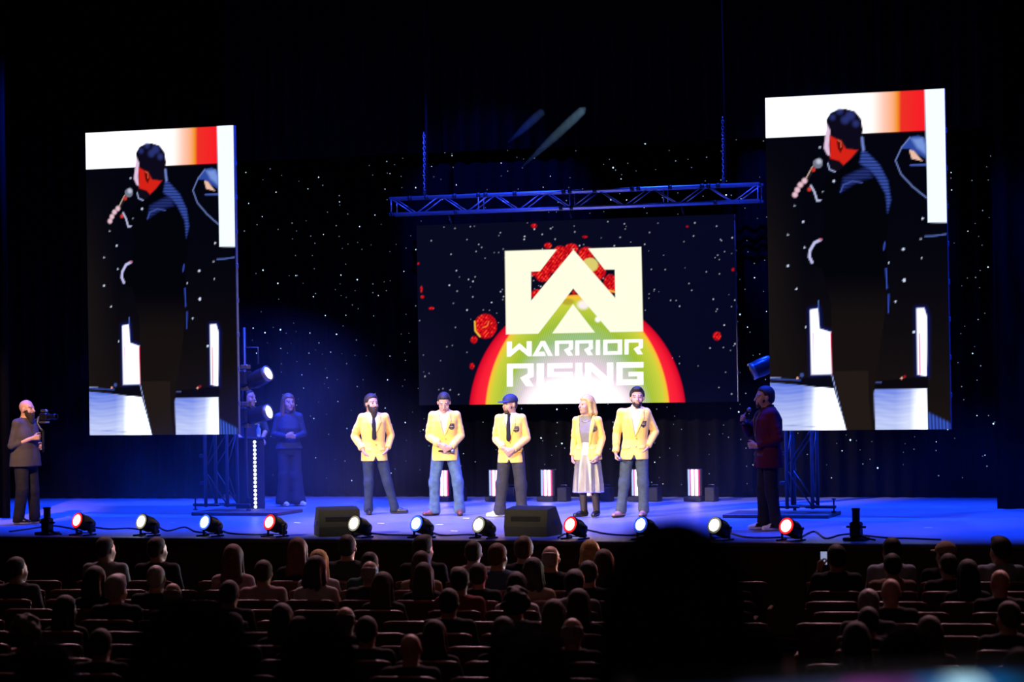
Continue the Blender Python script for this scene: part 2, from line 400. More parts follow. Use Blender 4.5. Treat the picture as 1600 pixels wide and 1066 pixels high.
cv.put(cv.mask(P3((484, 325), (520, 345), (545, 352), (575, 400), (640, 408), (600, 455), (562, 490), (535, 468), (488, 455)), 1.2), rgb(214, 34, 22))
cv.put(cv.mask(P3((522, 350), (550, 348), (560, 390), (545, 425), (530, 400)), 1.0), rgb(90, 10, 12)); cv.put(cv.line(P3((530, 352), (548, 362), (548, 392)), 0.9), rgb(240, 90, 60))
cv.put(cv.mask(P3((486, 455), (540, 470), (560, 500), (520, 528), (490, 515)), 1.5), rgb(14, 10, 22))
cv.put(cv.line(P3((474, 480), (484, 515), (515, 528)), 0.9), rgb(170, 185, 235), .9)
for a, b, r in ((540, 190, 5), (600, 215, 7), (570, 240, 6), (630, 260, 5), (500, 225, 4)): cv.put(cv.disc(*Z3(a, b), r, soft=3), rgb(48, 58, 130), .7)
cv.put(cv.line(P3((664, 340), (672, 405)), 2.0, 1.2), rgb(110, 130, 200))
# hand and microphone
cv.put(cv.line(P3((400, 500), (345, 592)), 2.2), rgb(34, 28, 34)); cv.put(cv.line(P3((388, 500), (350, 570)), 0.6), rgb(235, 200, 180))
cv.put(cv.disc(*Z3(418, 482), 7.6), rgb(112, 116, 135)); cv.put(cv.disc(*Z3(425, 470), 4, soft=2), rgb(190, 195, 215)); cv.put(cv.disc(*Z3(394, 516), 3.2), rgb(200, 50, 40))
for a, b in ((345, 578), (322, 600), (305, 628), (292, 655)): cv.put(cv.disc(*Z3(a, b), 4.2, soft=1.4), rgb(232, 190, 205))
cv.put(cv.disc(*Z3(372, 625), 3, soft=1.2), rgb(210, 60, 50)); cv.put(cv.line(P3((380, 605), (400, 640), (415, 688), (433, 686)), 1.4), rgb(190, 195, 230))
cv.put(cv.line(P3((434, 905), (400, 922), (375, 965), (372, 1000), (386, 1030)), 2.2), rgb(190, 190, 235)); cv.put(cv.disc(*Z3(433, 903), 1.6), rgb(220, 40, 40))
cv.put(cv.line(P3((1015, 886), (1060, 884), (1130, 874)), 1.1), rgb(80, 100, 170))
for a, b, r in ((508, 580, 1.8), (337, 805, 1.5), (893, 958, 1.9), (1000, 787, 1.6), (345, 948, 1.2), (253, 1050, 1.6), (253, 877, 1), (430, 392, 1.2), (812, 1033, 1.1), (990, 900, 1), (898, 1130, 2.4), (850, 1248, 1.4), (352, 1390, 1.2), (300, 1178, 1.3), (952, 1417, 1.8), (290, 715, .9), (995, 1007, .9), (447, 640, .8)):
    cv.put(cv.disc(*Z3(a, b), r), (0.75, 0.85, 1.1))
side_mesh = led_mesh('display', V, Fq, cv.c)

m_case = mat('screen_case', (0.012, 0.012, 0.014), 0.5)
m_alu = mat('aluminium', (0.45, 0.46, 0.5), 0.4, 0.9, var=0.08)
m_alud = mat('aluminium_dull', (0.13, 0.13, 0.14), 0.5, 0.7, var=0.1)
m_steel = mat('dark_steel', (0.10, 0.10, 0.11), 0.45, 0.7)
def led_wall(label, x, y, z, W, H, mesh, thick=0.09, cols=None):
    t = thing('led_screen', label, 'screen', (x, y, z))
    link('display', mesh, None, t)
    MB().box((W / 2, thick / 2 + 0.004, H / 2), (W, thick, H)).build('cabinet', m_case, t)
    lm = MB().box((0, 0, 0), (0.02, 0.035, 0.07), bev=0.005).mesh('latch'); lm.materials.append(m_alu)
    for k in range(1, int(H / 0.5)):
        link('latch', lm, None, t, (W + 0.01, thick * 0.6, k * 0.5 - 0.05))
    ed = MB().box((W + 0.004, thick / 2, H / 2), (0.008, thick * 0.7, H)).build('edge_profile', m_alu, t)
    return t
led_wall('tall portrait LED screen on the side of the camera operator', XL, SY, SB, SW, SH, side_mesh)
led_wall('tall portrait LED screen above the man in the burgundy jacket', XR, SY, SB, SW, SH, side_mesh)

# centre screen
CY = 8.35
a = at_y(655, 632, CY); b = at_y(1152, 629.5, CY); cz0 = (a[2] + b[2]) / 2; cz1 = (at_y(655, 349, CY)[2] + at_y(1152, 338, CY)[2]) / 2
CX0, CW, CH = a[0], b[0] - a[0], cz1 - cz0
V, Fq = led_grid('d', CW, CH, 470, 276)
px, py = [q.reshape(276, 470) for q in np.array([project(v + (CX0, CY, cz0)) for v in V]).T]
cv = Canvas(px, py, rgb(8, 10, 32))
cv.put(np.clip((px - 900) / 260, 0, 1), rgb(5, 6, 34), .8)
cv.put(np.clip((720 - px) / 70, 0, 1) * np.clip((py - 480) / 150, 0, 1), rgb(24, 24, 52), .7)
for k in range(260):
    x = rng.uniform(655, 1150); y = rng.uniform(345, 628)
    if rng.random() < .45: x = rng.normal(900, 90); y = rng.normal(420, 55)
    cv.put(cv.disc(x, y, rng.uniform(.35, 1.15), soft=.6), (.7, .75, .85), rng.uniform(.3, 1))
Z5 = lambda X, Y: (640 + X / 3.077, 340 + Y / 3.077)
red = rgb(225, 16, 30)
ex, ey = (px - 640) * 3.077, (py - 340) * 3.077
td = np.hypot((ex - 807) / 525, (ey - 960) / 590); tg = np.hypot((ex - 807) / 448, (ey - 960) / 592); tp = np.hypot((ex - 800) / 380, (ey - 985) / 400); tw = np.hypot((ex - 800) / 235, (ey - 905) / 140)
ramp = lambda t_, st, co: np.stack([np.interp(t_, st, np.array(co)[:, k]) for k in range(3)], -1)
red_c = ramp(td, [.8, .93, 1.0], [(1.0, .03, .05), (.95, .012, .035), (.6, .0, .02)])
gr_c = ramp(tg, [0, .62, .78, .93, .98, 1.0], [(.36, .60, .45), (.36, .60, .30), (.40, .60, .05), (.62, .66, .05), (.95, .55, .04), (1.0, .12, .03)])
strip = .5 + .5 * np.sin(px * 1.9 + py * .5)
gr_c = gr_c * (1 - .22 * strip[..., None] * np.clip((.95 - tg) * 6, 0, 1)[..., None])
pk_c = np.array((.88, .70, .82)) * (1 - .15 * strip[..., None])
al = lambda m_: np.clip(m_, 0, 1)[..., None]
dm = al((1.0 - td) / .012); cv.c = cv.c * (1 - dm) + red_c * dm
dm = al((1.0 - tg) / .01); cv.c = cv.c * (1 - dm) + gr_c * dm
dm = al((1.0 - tp) / .28); cv.c = cv.c * (1 - dm) + pk_c * dm
dm = al((1.2 - tw) / .55); cv.c = cv.c * (1 - dm) + np.array((1.5, 1.5, 1.38)) * dm
# debris and small planets
nz = np.sin(px * .53 + 1.7 * np.sin(py * .41)) * np.sin(py * .47 + 1.3 * np.sin(px * .37 + 2)) + .5 * np.sin(px * 1.3 + py * .9)
red_t = np.array(red)[None, None] * np.clip(.85 + .35 * nz, .25, 1.4)[..., None] + np.array((.0, .10, .01)) * np.clip(nz - .55, 0, 1)[..., None]
for X, Y, rx, ry in ((365, 523, 57, 62), (310, 588, 16, 18), (300, 715, 11, 14), (1478, 570, 19, 21), (598, 40, 14, 10), (105, 437, 12, 7), (57, 345, 5, 12), (62, 382, 8, 7), (843, 93, 12, 6), (1555, 250, 6, 7),
                     (665, 135, 18, 14), (725, 175, 40, 40), (778, 150, 34, 26), (850, 180, 42, 40), (690, 235, 60, 34), (640, 270, 40, 40), (905, 260, 40, 42), (965, 320, 34, 48), (620, 370, 40, 26), (690, 215, 34, 44),
                     (600, 270, 16, 12), (1335, 43, 5, 4), (42, 222, 4, 5)):
    x, y = Z5(X, Y); cv.put(cv.disc(x, y, rx / 3.077 * .95, ry / 3.077 * .95, 1.2), red_t)
cv.put(cv.disc(*Z5(868, 228), 12.5, 11, 1.5), rgb(220, 205, 110))
cv.put(cv.line([Z5(313, 500), Z5(316, 545), Z5(338, 572)], 1.3), rgb(230, 190, 60)); cv.put(cv.line([Z5(352, 530), Z5(375, 520), Z5(380, 500)], .9), rgb(240, 120, 40))
cv.put(cv.line([Z5(960, 350), Z5(985, 358)], 1.4), rgb(240, 170, 60)); cv.put(cv.disc(*Z5(790, 360), 3, soft=1), rgb(200, 30, 20))
cv.put(cv.disc(*Z5(835, 420), 9, 7, 3), (1.1, .95, 1.05), .8); cv.put(cv.disc(*Z5(905, 490), 4, soft=2), (1.2, 1.1, 1.2)); cv.put(cv.disc(*Z5(760, 405), 10, 5, 3), rgb(170, 150, 40), .7)
# emblem and lettering
Z7 = lambda X, Y: (780 + X / 3.95, 370 + Y / 3.95)
P7 = lambda *q: [Z7(*p) for p in q]
LOGO = np.array((1.0, 1.0, .78))
logo = cv.mask(P7((35, 88), (877, 62), (888, 585), (42, 603)), .5)
for cut in (P7((362, 70), (420, 60), (458, 80), (197, 395), (197, 216), (252, 213)), P7((458, 80), (500, 55), (543, 66), (650, 203), (713, 203), (716, 378)),
            P7((457, 320), (688, 592), (594, 595), (455, 415), (323, 602), (238, 603))):
    logo = np.minimum(logo, 1 - cv.mask(cut, .5))
cv.put(logo, LOGO)
LET = {  # strokes in a unit box, y down; each polygon is filled
    'W': [[(0, 0), (.2, 0), (.2, .55), (.5, .12), (.8, .55), (.8, 0), (1, 0), (1, 1), (.86, 1), (.5, .5), (.14, 1), (0, 1)]],
    'A': [[(.42, 0), (.62, 0), (1, 1), (.78, 1), (.5, .3), (.3, .72), (.58, .72), (.66, 1), (0, 1)]],
    'R': [[(0, 0), (1, 0), (1, .58), (.82, .66), (1, 1), (.72, 1), (.5, .62), (.78, .45), (.78, .2), (.22, .2), (.22, 1), (0, 1)]],
    'I': [[(0, 0), (1, 0), (1, 1), (0, 1)]],
    'O': [[(0, 0), (1, 0), (1, 1), (0, 1), (0, .22), (.22, .22), (.22, .78), (.78, .78), (.78, .22), (0, .22)]],
    'S': [[(0, 0), (1, 0), (1, .22), (.24, .22), (.24, .39), (1, .39), (1, 1), (0, 1), (0, .79), (.77, .79), (.77, .6), (0, .6)]],
    'N': [[(0, 0), (.22, 0), (.78, .62), (.78, 0), (1, 0), (1, 1), (.8, 1), (.22, .36), (.22, 1), (0, 1)]],
    'G': [[(0, 0), (1, 0), (1, .24), (.22, .24), (.22, .76), (.78, .76), (.78, .62), (.45, .62), (.45, .43), (1, .43), (1, 1), (0, 1)]]}
def word(spec, y0l, y1l, slope):
    for ch, x0, x1 in spec:
        for poly in LET[ch]:
            pts = [Z7(x0 + (x1 - x0) * u, (y0l + (y1l - y0l) * v) + slope * (x0 + (x1 - x0) * u - 48)) for u, v in poly]
            cv.put(cv.mask(pts, .5), (1.3, 1.3, 1.25))
word([('W', 48, 200), ('A', 205, 330), ('R', 345, 455), ('R', 470, 578), ('I', 597, 622), ('O', 642, 758), ('R', 774, 886)], 648, 740, -0.018)
word([('R', 48, 212), ('I', 232, 276), ('S', 298, 452), ('I', 470, 512), ('N', 530, 704), ('G', 724, 890)], 785, 925, -0.013)
cen_mesh = led_mesh('display', V, Fq, cv.c)
led_wall('wide landscape LED screen with white emblem behind the presenters', CX0, CY, cz0, CW, CH, cen_mesh)

# ------------------------------------------------------------------ truss work
def truss(name, label, p0, L, sz, axis, m, bays, cat='truss', tube=0.025, group=None):
    """box truss from p0 along axis ('x' or 'z'); chords, braces and end frames are parts"""
    t = thing(name, label, cat, tuple(p0), group=group); h = sz / 2 - tube
    ax = (lambda s, a, b: (s, a, b)) if axis == 'x' else (lambda s, a, b: (a, b, s))
    for a in (-h, h):
        for b in (-h, h):
            MB().tube([ax(0, a, b), ax(L, a, b)], tube, 10).build('chord', m, t)
    step = L / bays
    def br(p, q): MB().tube([p, q], tube * .42, 6).build('brace', m, t)
    for i in range(bays):
        s0, s1 = i * step + tube, (i + 1) * step - tube; fl = 1 if i % 2 else -1
        for a in (-h, h): br(ax(s0, a, -h * fl), ax(s1, a, h * fl))
        for b in (-h, h): br(ax(s0, -h * fl, b), ax(s1, h * fl, b))
    for s in sorted({0.03, L - 0.03} | {round(k * L / 4, 3) for k in range(1, 4)}):
        s = min(max(s, .03), L - .03)
        for a in (-h, h): br(ax(s, a, -h), ax(s, a, h))
        for b in (-h, h): br(ax(s, -h, b), ax(s, h, b))
    return t
YT = 8.12
pa = at_y(613, 322.5, YT); pb = at_y(1190, 302, YT); zt = (pa[2] + pb[2]) / 2
tr = truss('lighting_truss', 'horizontal aluminium box truss hanging above the wide centre screen', (pa[0], YT, zt), pb[0] - pa[0], 0.30, 'x', m_alu, 14)
m_clamp = mat('clamp_black', (0.02, 0.02, 0.022), 0.5, 0.4)
TL = pb[0] - pa[0]
for s in (0.35, .63, 1.1, 1.5, 1.62, 2.1, 2.9, 3.0, 3.4, 4.0, 4.1, 4.6, 5.1, 5.2, 5.35):
    if s < TL:
        MB().tube([(s - .03, -.126, .126), (s + .03, -.126, .126)], .036, 10).build('clamp', m_clamp, tr)
for s in (0.05, 1.12, 2.85, 3.02, 5.3):
    MB().tube([(s - .025, -.126, -.126), (s + .025, -.126, -.126)], .034, 10).build('clamp', m_clamp, tr)
# hoist chains carrying the truss
m_chain = mat('hoist_chain_steel', (0.35, 0.36, 0.4), 0.4, 0.8)
for k, (pxc, lab) in enumerate(((664, 'steel hoist chain over the end of the truss facing the camera operator'), (1131, 'steel hoist chain over the truss end near the screen above the burgundy jacket'))):
    xc = at_y(pxc, 300, YT)[0]; t = thing('hoist_chain', lab, 'chain', (xc, YT, zt + .16), group='hoist chains on the truss')
    hk = MB().box((0, 0, .04), (.05, .05, .08), bev=.01).build('hook_block', m_clamp, t)
    lm = MB(); 
    lm.tube([(.018 * math.cos(q), 0, .03 * math.sin(q)) for q in np.linspace(0, 2 * PI, 9)], .007, 5, cap=False); me = lm.mesh('link'); me.materials.append(m_chain)
    for i in range(20):
        l = link('chain_link', me, None, t, (0, 0, .11 + i * .046)); l.rotation_euler[2] = (i % 2) * PI / 2
    bg = MB().tube([(0.03, 0, .1), (.035, .02, 1.2), (.03, .0, 2.9), (.03, 0, 11.0 - zt - .16)], .022, 6).build('cable_cover', mat('cable_cover_cloth', (.006, .006, .007), .9, spec=.1), t)
# drop bars from truss to the centre screen
for k, s in enumerate((0.9, 2.9, 4.7)):
    xw = pa[0] + s
    if CX0 < xw < CX0 + CW:
        z1 = cz0 + CH
        t = MB().tube([(xw, CY + .05, z1 - .04), (xw, CY + .03, z1 + .03), (xw, YT + .126, zt - .126)], .018, 8).build('drop_bar', m_clamp)
        tag(t, 'short black drop bar, ' + ('first', 'second', 'third')[k] + ' along the truss above the centre screen', 'bar', 'drop bars of the centre screen')

# towers that carry the tall screens
for x, lab, plab in ((at_y(346, 750, 4.72)[0], 'aluminium ladder truss tower under the screen beside the DJ booth', 'flat brown plywood base plate under the tower by the DJ booth'),
                     (at_y(1254, 750, 4.75)[0], 'aluminium truss tower with outriggers behind the man in burgundy', 'flat brown plywood base plate behind the man in burgundy')):
    t = truss('truss_tower', lab, (x, 4.72, .11), SB + SH - .15, 0.40, 'z', m_alud, 10, 'tower')
    for a in (-.5, .5):
        MB().box((a * .5, 0, .02), (.42, .06, .04), bev=.008).build('outrigger', m_steel, t)
        MB().lathe([(.035, -.055), (.035, -.04), (.012, -.04), (.012, .12), (.03, .12), (.03, .135)], 12, (a * .86, 0, 0)).build('jack_foot', m_steel, t)
    for z in (SB + .25, SB + 1.55, SB + 2.85, SB + 4.05):
        MB().box((0, -.245, z - .06), (.5, .08, .06), bev=.01).build('screen_bracket', m_steel, t)
    for z in (.35, .75):
        MB().box((-.24, -.14, z), (.08, .06, .05), bev=.01).build('coupler', m_steel, t)
    bx_ = MB().box((x + (.42 if x < 0 else -.28), 4.70, .0265), (1.38 if x < 0 else 1.45, .9, .049), bev=.006).build('base_plate', mat('plywood_stained', (.16, .075, .05), .5, var=.25)); tag(bx_, plab, 'base plate')

# ------------------------------------------------------------------ floor lamps (par cans)
m_can = mat('can_black', (0.02, 0.02, 0.022), 0.4, 0.5)
def lens_m(n, col, es): 
    m = mat(n, (0, 0, 0), .3, emit=col, es=es); return m
PARC = {'red': (lens_m('lens_red', (1.0, .42, .30), 6.0), lens_m('lens_red_rim', (1.0, .01, .015), 2.0)),
        'white': (lens_m('lens_white', (1.0, .96, .85), 6.0), lens_m('lens_white_rim', (.9, .85, .6), 0.35)),
        'blue': (lens_m('lens_blue', (.70, .82, 1.0), 6.0), lens_m('lens_blue_rim', (.04, .12, 1.0), 1.8))}
can_me = {}
def par(px, lens_y, colr, label):
    y = .26; p = at_y(px, 838, y); zc = at_y(px, lens_y, y - .1)[2]
    t = thing('stage_lamp', label, 'stage lamp', (p[0], y, 0), -.30, 'floor lamps along the stage edge')
    if not can_me:
        A = Rx(math.radians(90 - 22))        # local +z points back and down
        A = Matrix.Rotation(math.radians(-112), 3, 'X')
        can_me['R'] = A
    A = can_me['R']; c = Vector((0, 0, zc - .02))
    # can: axis from lens (front, up) to tail
    back = Vector((0.10, .92, -.30)).normalized(); q = back.to_track_quat('Z', 'Y').to_matrix()
    front = c - back * .11
    MB().lathe([(.098, 0), (.106, .0), (.108, .03), (.102, .05), (.102, .15), (.088, .19), (.066, .26), (.03, .275)], 22, front, q).build('can', m_can, t)
    lens = MB().lathe([(.074, -.006), (.06, -.013), (.04, -.018), (.001, -.02)], 22, front, q, cap=False).build('lens', PARC[colr][0], t)
    MB().lathe([(.098, -.001), (.098, -.006), (.074, -.008), (.074, -.001)], 22, front, q, cap=False).build('lens_rim', PARC[colr][1], lens)
    ld = bpy.data.lights.new('lamp_beam', 'SPOT'); ld.energy = 170; ld.color = {'red': (1, .12, .08), 'white': (1, .9, .75), 'blue': (.25, .4, 1)}[colr]; ld.spot_size = math.radians(75); ld.spot_blend = .8; ld.shadow_soft_size = .08
    lo_ = bpy.data.objects.new('lamp_beam', ld); C.objects.link(lo_); lo_.parent = t; lo_.location = front - back * .04; lo_.rotation_euler = (-back).to_track_quat('-Z', 'Y').to_euler()
    for sx in (-1, 1):
        MB().box((sx * .128, .0, (zc + .0) / 2), (.014, .035, zc - .005), bev=.003).build('yoke_arm', m_can, t)
        MB().tube([(sx * .10, 0, zc - .02), (sx * .16, 0, zc - .02)], .016, 8).build('knob', m_can, t)
        MB().box((sx * .128, -.02, .01), (.03, .22, .02), bev=.004).build('foot', m_can, t)
    MB().box((0, 0.02, .03), (.25, .03, .012), bev=.003).build('cross_bar', m_can, t)
    MB().box((.0, .14, zc - .13), (.08, .09, .05), bev=.01).build('driver_box', m_can, t)
    return t
par(131, 815, 'red', 'red glowing floor lamp next to the black jet tube by the camera operator')
par(231, 817, 'white', 'warm white floor lamp between the red and blue lamps near the camera operator')
par(330, 818, 'blue', 'blue floor lamp below the ladder truss tower')
par(431, 818, 'red', 'red floor lamp in front of the woman in dark navy')
par(563, 820, 'white', 'white floor lamp touching the angled stage monitor')
par(660, 820, 'blue', 'blue floor lamp before the man in blue jeans')
par(757, 822, 'white', 'white floor lamp beside the squarely facing stage monitor')
par(900, 822, 'red', 'red floor lamp in front of the woman in the silver skirt')
par(1010, 822, 'blue', 'blue floor lamp before the bearded man in brown loafers')
par(1125, 823, 'white', 'white floor lamp behind the large dark head of hair')
par(1237, 824, 'red', 'red floor lamp beside the shoes of the man in burgundy')

# ------------------------------------------------------------------ wedge monitors
m_wedge = mat('monitor_black', (0.013, 0.013, 0.014), 0.75, bump=.2, scale=120)
m_grille = mat('grille_black', (0.018, 0.018, 0.02), 0.6, bump=.5, scale=160)
def wedge(px, rotz, label, wd=.56):
    p = on_floor(px, 838); t = thing('stage_monitor', label, 'speaker', (p[0], p[1] + .14, 0), rotz, 'wedge monitors at the stage edge')
    prof = [(-.22, 0), (.22, 0), (.24, .10), (.05, .36), (-.20, .33), (-.24, .12)]
    MB().prism(prof, 'x', -wd / 2, wd / 2).build('cabinet', m_wedge, t)
    n = Vector((0, .26, .19)).normalized()
    MB().box((0, .155, .24), (wd - .06, .30, .015), Matrix.Rotation(-math.atan2(.26, .19), 3, 'X')).build('grille', m_grille, t)
    for sx in (-1, 1): MB().box((sx * (wd / 2 + .004), 0, .17), (.012, .14, .06), bev=.004).build('side_handle', m_can, t)
    MB().box((0, -.222, .20), (wd * .7, .012, .10), bev=.004).build('rear_panel', m_can, t)
    return t
wedge(520, .55, 'black wedge stage monitor turned at an angle near the bearded long haired man', .52)
wedge(828, -.12, 'black wedge stage monitor set square below the man in the cap', .58)

# ------------------------------------------------------------------ effect jets
def jet(px, py, h, label):
    p = on_floor(px, py); t = thing('effect_jet', label, 'jet machine', (p[0], p[1], 0), -.2, 'effect jets at the stage edge')
    MB().box((0, 0, .02), (.26, .22, .04), bev=.008).build('base', m_can, t)
    MB().box((0, 0, .13), (.13, .12, .18), bev=.015).build('body', m_can, t)
    MB().lathe([(.046, .22), (.046, h - .02), (.052, h - .02), (.052, h), (.036, h), (.036, h - .06)], 16, cap=False).build('tube', m_can, t)
    for sx in (-1, 1): MB().tube([(sx * .06, 0, .16), (sx * .12, 0, .16)], .014, 8).build('knob', m_can, t)
    MB().tube([(.06, .0, .06), (.16, -.03, .03), (.24, .0, .012)], .012, 6).build('hose', m_can, t)
jet(74, 836, .36, 'black upright jet tube near the shoes of the camera operator')
jet(1338, 845, .38, 'tall black upright jet tube at the emptier end of the stage')

# ------------------------------------------------------------------ cables and tape marks
m_cable = mat('cable_rubber', (0.008, 0.008, 0.009), 0.5)
def cable(pts, label):
    P = [on_floor(a, b) for a, b in pts]; Q = []
    for i in range(len(P) - 1):
        p0, p1, p2, p3 = P[max(i - 1, 0)], P[i], P[i + 1], P[min(i + 2, len(P) - 1)]
        for k in range(5):
            s = k / 5; Q.append(.5 * (2 * p1 + (p2 - p0) * s + (2 * p0 - 5 * p1 + 4 * p2 - p3) * s * s + (3 * p1 - p0 - 3 * p2 + p3) * s ** 3))
    Q.append(P[-1]); Q = [(q[0], q[1], .012) for q in Q]
    tag(MB().tube(Q, .011, 6).build('stage_cable', m_cable), label, 'cable', 'cables along the stage edge')
cable([(15, 832), (45, 828), (80, 823), (110, 827), (128, 832)], 'black cable running from the jet tube by the camera operator')
cable([(146, 825), (170, 828), (200, 827), (222, 829)], 'black cable lying between the first red and first white floor lamps')
cable([(247, 824), (262, 831), (288, 825), (305, 832), (322, 834)], 'looping black cable between the first white and first blue floor lamps')
cable([(342, 828), (360, 835), (400, 837), (420, 836)], 'black cable between the tower side blue lamp and red lamp')
cable([(575, 834), (600, 837), (640, 838), (652, 838)], 'black cable from the angled monitor to the blue lamp')
cable([(673, 832), (690, 838), (730, 837), (750, 838)], 'black cable between the jeans side blue lamp and the next white lamp')
cable([(872, 842), (882, 836), (893, 839)], 'short black cable between the square monitor and the red lamp')
cable([(915, 829), (950, 836), (985, 838), (1003, 836)], 'black cable between the silver skirt red lamp and the blue lamp')
cable([(1140, 834), (1165, 841), (1200, 842), (1222, 841)], 'black cable under the sneakers of the man in burgundy')
cable([(1250, 842), (1272, 832), (1290, 843), (1310, 838), (1328, 836)], 'arching black cable between the last red lamp and the jet tube')
cable([(1348, 838), (1385, 842), (1420, 843), (1470, 845)], 'black cable trailing from the jet tube at the emptier stage end')
m_tape = mat('white_tape', (.8, .82, .85), .6)
for a, b, lab in ((201, 816, 'between the first red and first white lamps'), (267, 817, 'between the first white and first blue lamps'), (397, 818, 'beside the red lamp by the navy woman'), (465, 817, 'next to the angled stage monitor'),
                 (596, 818, 'before the long haired bearded man'), (687, 820, 'before the man in jeans'), (729, 810, 'beside the shoe of the man in jeans'), (710, 830, 'behind the lamp before the jeans man'), (775, 834, 'beside the square stage monitor'),
                 (1450, 825, 'alone at the emptier stage end'), (1320, 824, 'behind the tall jet tube'), (868, 828, 'beside the boots of the skirt woman')):
    p = on_floor(a, b)
    o = MB().box((0, 0, .002), (.10, .035, .003)).build('tape_mark', m_tape, None, (p[0], p[1], 0), -.1); tag(o, 'small white tape mark on the floor ' + lab, 'tape', 'white tape marks on the stage floor')

# ------------------------------------------------------------------ upright LED bars at the back
m_bar = mat('bar_white', (0, 0, 0), .4, emit=(1.0, .86, .95), es=2.2)
m_bar_b = mat('bar_bluish', (0, 0, 0), .4, emit=(.35, .5, 1.0), es=1.3)
m_pink = mat('bar_pink', (0, 0, 0), .4, emit=(1.0, .06, .25), es=1.5)
names = ('behind the legs of the man in jeans', 'beside the legs of the man in the cap', 'standing alone between cap man and skirt woman', 'behind the silver skirt', 'between the legs of the bearded man', 'standing alone nearest the man in burgundy')
for k, pxb in enumerate((693, 774, 855, 922, 997, 1085)):
    p = on_floor(pxb, 784); t = thing('led_bar_lamp', 'upright white and pink LED bar lamp ' + names[k], 'stage lamp', (p[0], p[1], 0), -.25, 'upright LED bar lamps')
    MB().box((0, 0, .04), (.30, .16, .08), bev=.012).build('base', m_can, t)
    MB().box((0, .03, .29), (.26, .06, .42), bev=.01).build('housing', m_can, t)
    for j, (x, wd, mm) in enumerate(((-.085, .03, m_bar_b), (-.055, .012, m_pink), (-.022, .046, m_bar), (.012, .012, m_pink), (.045, .046, m_bar), (.085, .022, m_pink))):
        MB().box((x, -.008, .29), (wd, .016, .40), bev=.004).build('light_strip', mm, t)
    q = thing('lamp_case', 'small black case by the LED bar ' + names[k], 'case', (p[0] + .26, p[1] + .05, 0), -.25, 'black cases beside the bar lamps')
    MB().box((0, 0, .11), (.17, .16, .22), bev=.012).build('case_body', m_can, q); MB().tube([(-.05, 0, .22), (-.05, 0, .255), (.05, 0, .255), (.05, 0, .22)], .008, 6).build('carry_handle', m_can, q)

# ------------------------------------------------------------------ moving heads
m_mh = mat('moving_head_shell', (0.035, 0.035, 0.045), 0.3, 0.2)
m_mlens = mat('moving_head_lens', (0, 0, 0), .2, emit=(.80, .95, 1.0), es=3.0)
m_ring = mat('head_ring', (.30, .24, .18), .35, .6)
def moving_head(c, aim, label, base_dx, lit=True):
    """c head centre, aim direction; base on a pipe at base_dx"""
    t = thing('moving_head_lamp', label, 'stage lamp', tuple(c)); a = Vector(aim).normalized(); q = a.to_track_quat('Z', 'Y').to_matrix()
    MB().lathe([(.02, -.24), (.09, -.22), (.125, -.12), (.13, .0), (.12, .10), (.115, .14)], 20, (0, 0, 0), q).build('head', m_mh, t)
    MB().lathe([(.118, .10), (.122, .16), (.10, .165)], 20, (0, 0, 0), q, cap=False).build('front_ring', m_ring, t)
    MB().lathe([(.10, .150), (.06, .158), (.001, .162)], 20, (0, 0, 0), q, cap=False).build('lens', m_mlens if lit else m_mh, t)
    s = -1 if base_dx < 0 else 1
    MB().box((base_dx * .5, 0, 0), (abs(base_dx) * .9, .07, .10), bev=.02).build('yoke_arm', m_mh, t)
    MB().box((base_dx, 0, 0), (.16, .24, .24), bev=.03).build('base', m_mh, t)
    for z in (-.16, .16): MB().box((base_dx - s * .02, 0, z), (.12, .12, .07), bev=.01).build('clamp_block', m_ring, t)
    return t
c1 = at_y(407, 590, 5.15); c2 = at_y(407, 648, 5.15)
xp = at_y(382, 600, 5.15)[0]
moving_head(c1, (.95, -.18, .42), 'upper lit moving head lamp clamped beside the tall screen over the DJ', xp - c1[0])
moving_head(c2, (.95, -.15, .25), 'lower lit moving head lamp clamped beside the tall screen near the woman in navy', xp - c2[0])
t = thing('lamp_pole', 'thin upright pole carrying two moving head lamps beside the tall screen', 'pole', (xp - .06, 5.3, 0))
MB().tube([(0, 0, .012), (0, 0, 2.75)], .024, 8).build('pipe', m_steel, t); MB().lathe([(.16, 0), (.16, .012), (.03, .02)], 16).build('foot_plate', m_steel, t)
MB().tube([(0, 0, 2.45), (.22, 0, 2.45), (.22, 0, 2.2)], .012, 6).build('side_arm', m_steel, t)
c3 = at_y(1190, 574, 5.15)
moving_head(c3, (-.75, -.35, -.35), 'unlit moving head lamp over the man in burgundy', .34, False)
t = thing('lamp_pole', 'thin upright pole behind the screen carrying the unlit moving head', 'pole', (c3[0] + .40, 5.3, 0))
MB().tube([(0, 0, .012), (0, 0, 2.6)], .024, 8).build('pipe', m_steel, t); MB().lathe([(.16, 0), (.16, .012), (.03, .02)], 16).build('foot_plate', m_steel, t)

# ------------------------------------------------------------------ DJ booth and bottle
p = on_floor(388, 797); DJ = p
t = thing('dj_booth', 'tall dark DJ booth with a glowing strip of bulbs on its edge', 'booth', (p[0], p[1] + .3, 0), -.05)
m_booth = mat('booth_black', (.03, .03, .04), .4)
MB().box((-.02, -.16, .53), (.36, .28, 1.06), bev=.012).build('body', m_booth, t)
MB().box((-.03, -.15, 1.075), (.42, .32, .03), bev=.008).build('top', m_booth, t)
MB().box((.150, -.305, .53), (.055, .02, 1.06), bev=.004).build('strip_channel', m_can, t)
bm_ = MB().lathe([(.001, -.026), (.018, -.018), (.026, 0), (.018, .018), (.001, .026)], 10, cap=False).mesh('bulb')
bm_.materials.append(mat('bulb_white', (0, 0, 0), .3, emit=(.85, .95, 1.0), es=3.0))
for k in range(17): link('strip_bulb', bm_, None, t, (.150, -.322, .05 + k * .061))
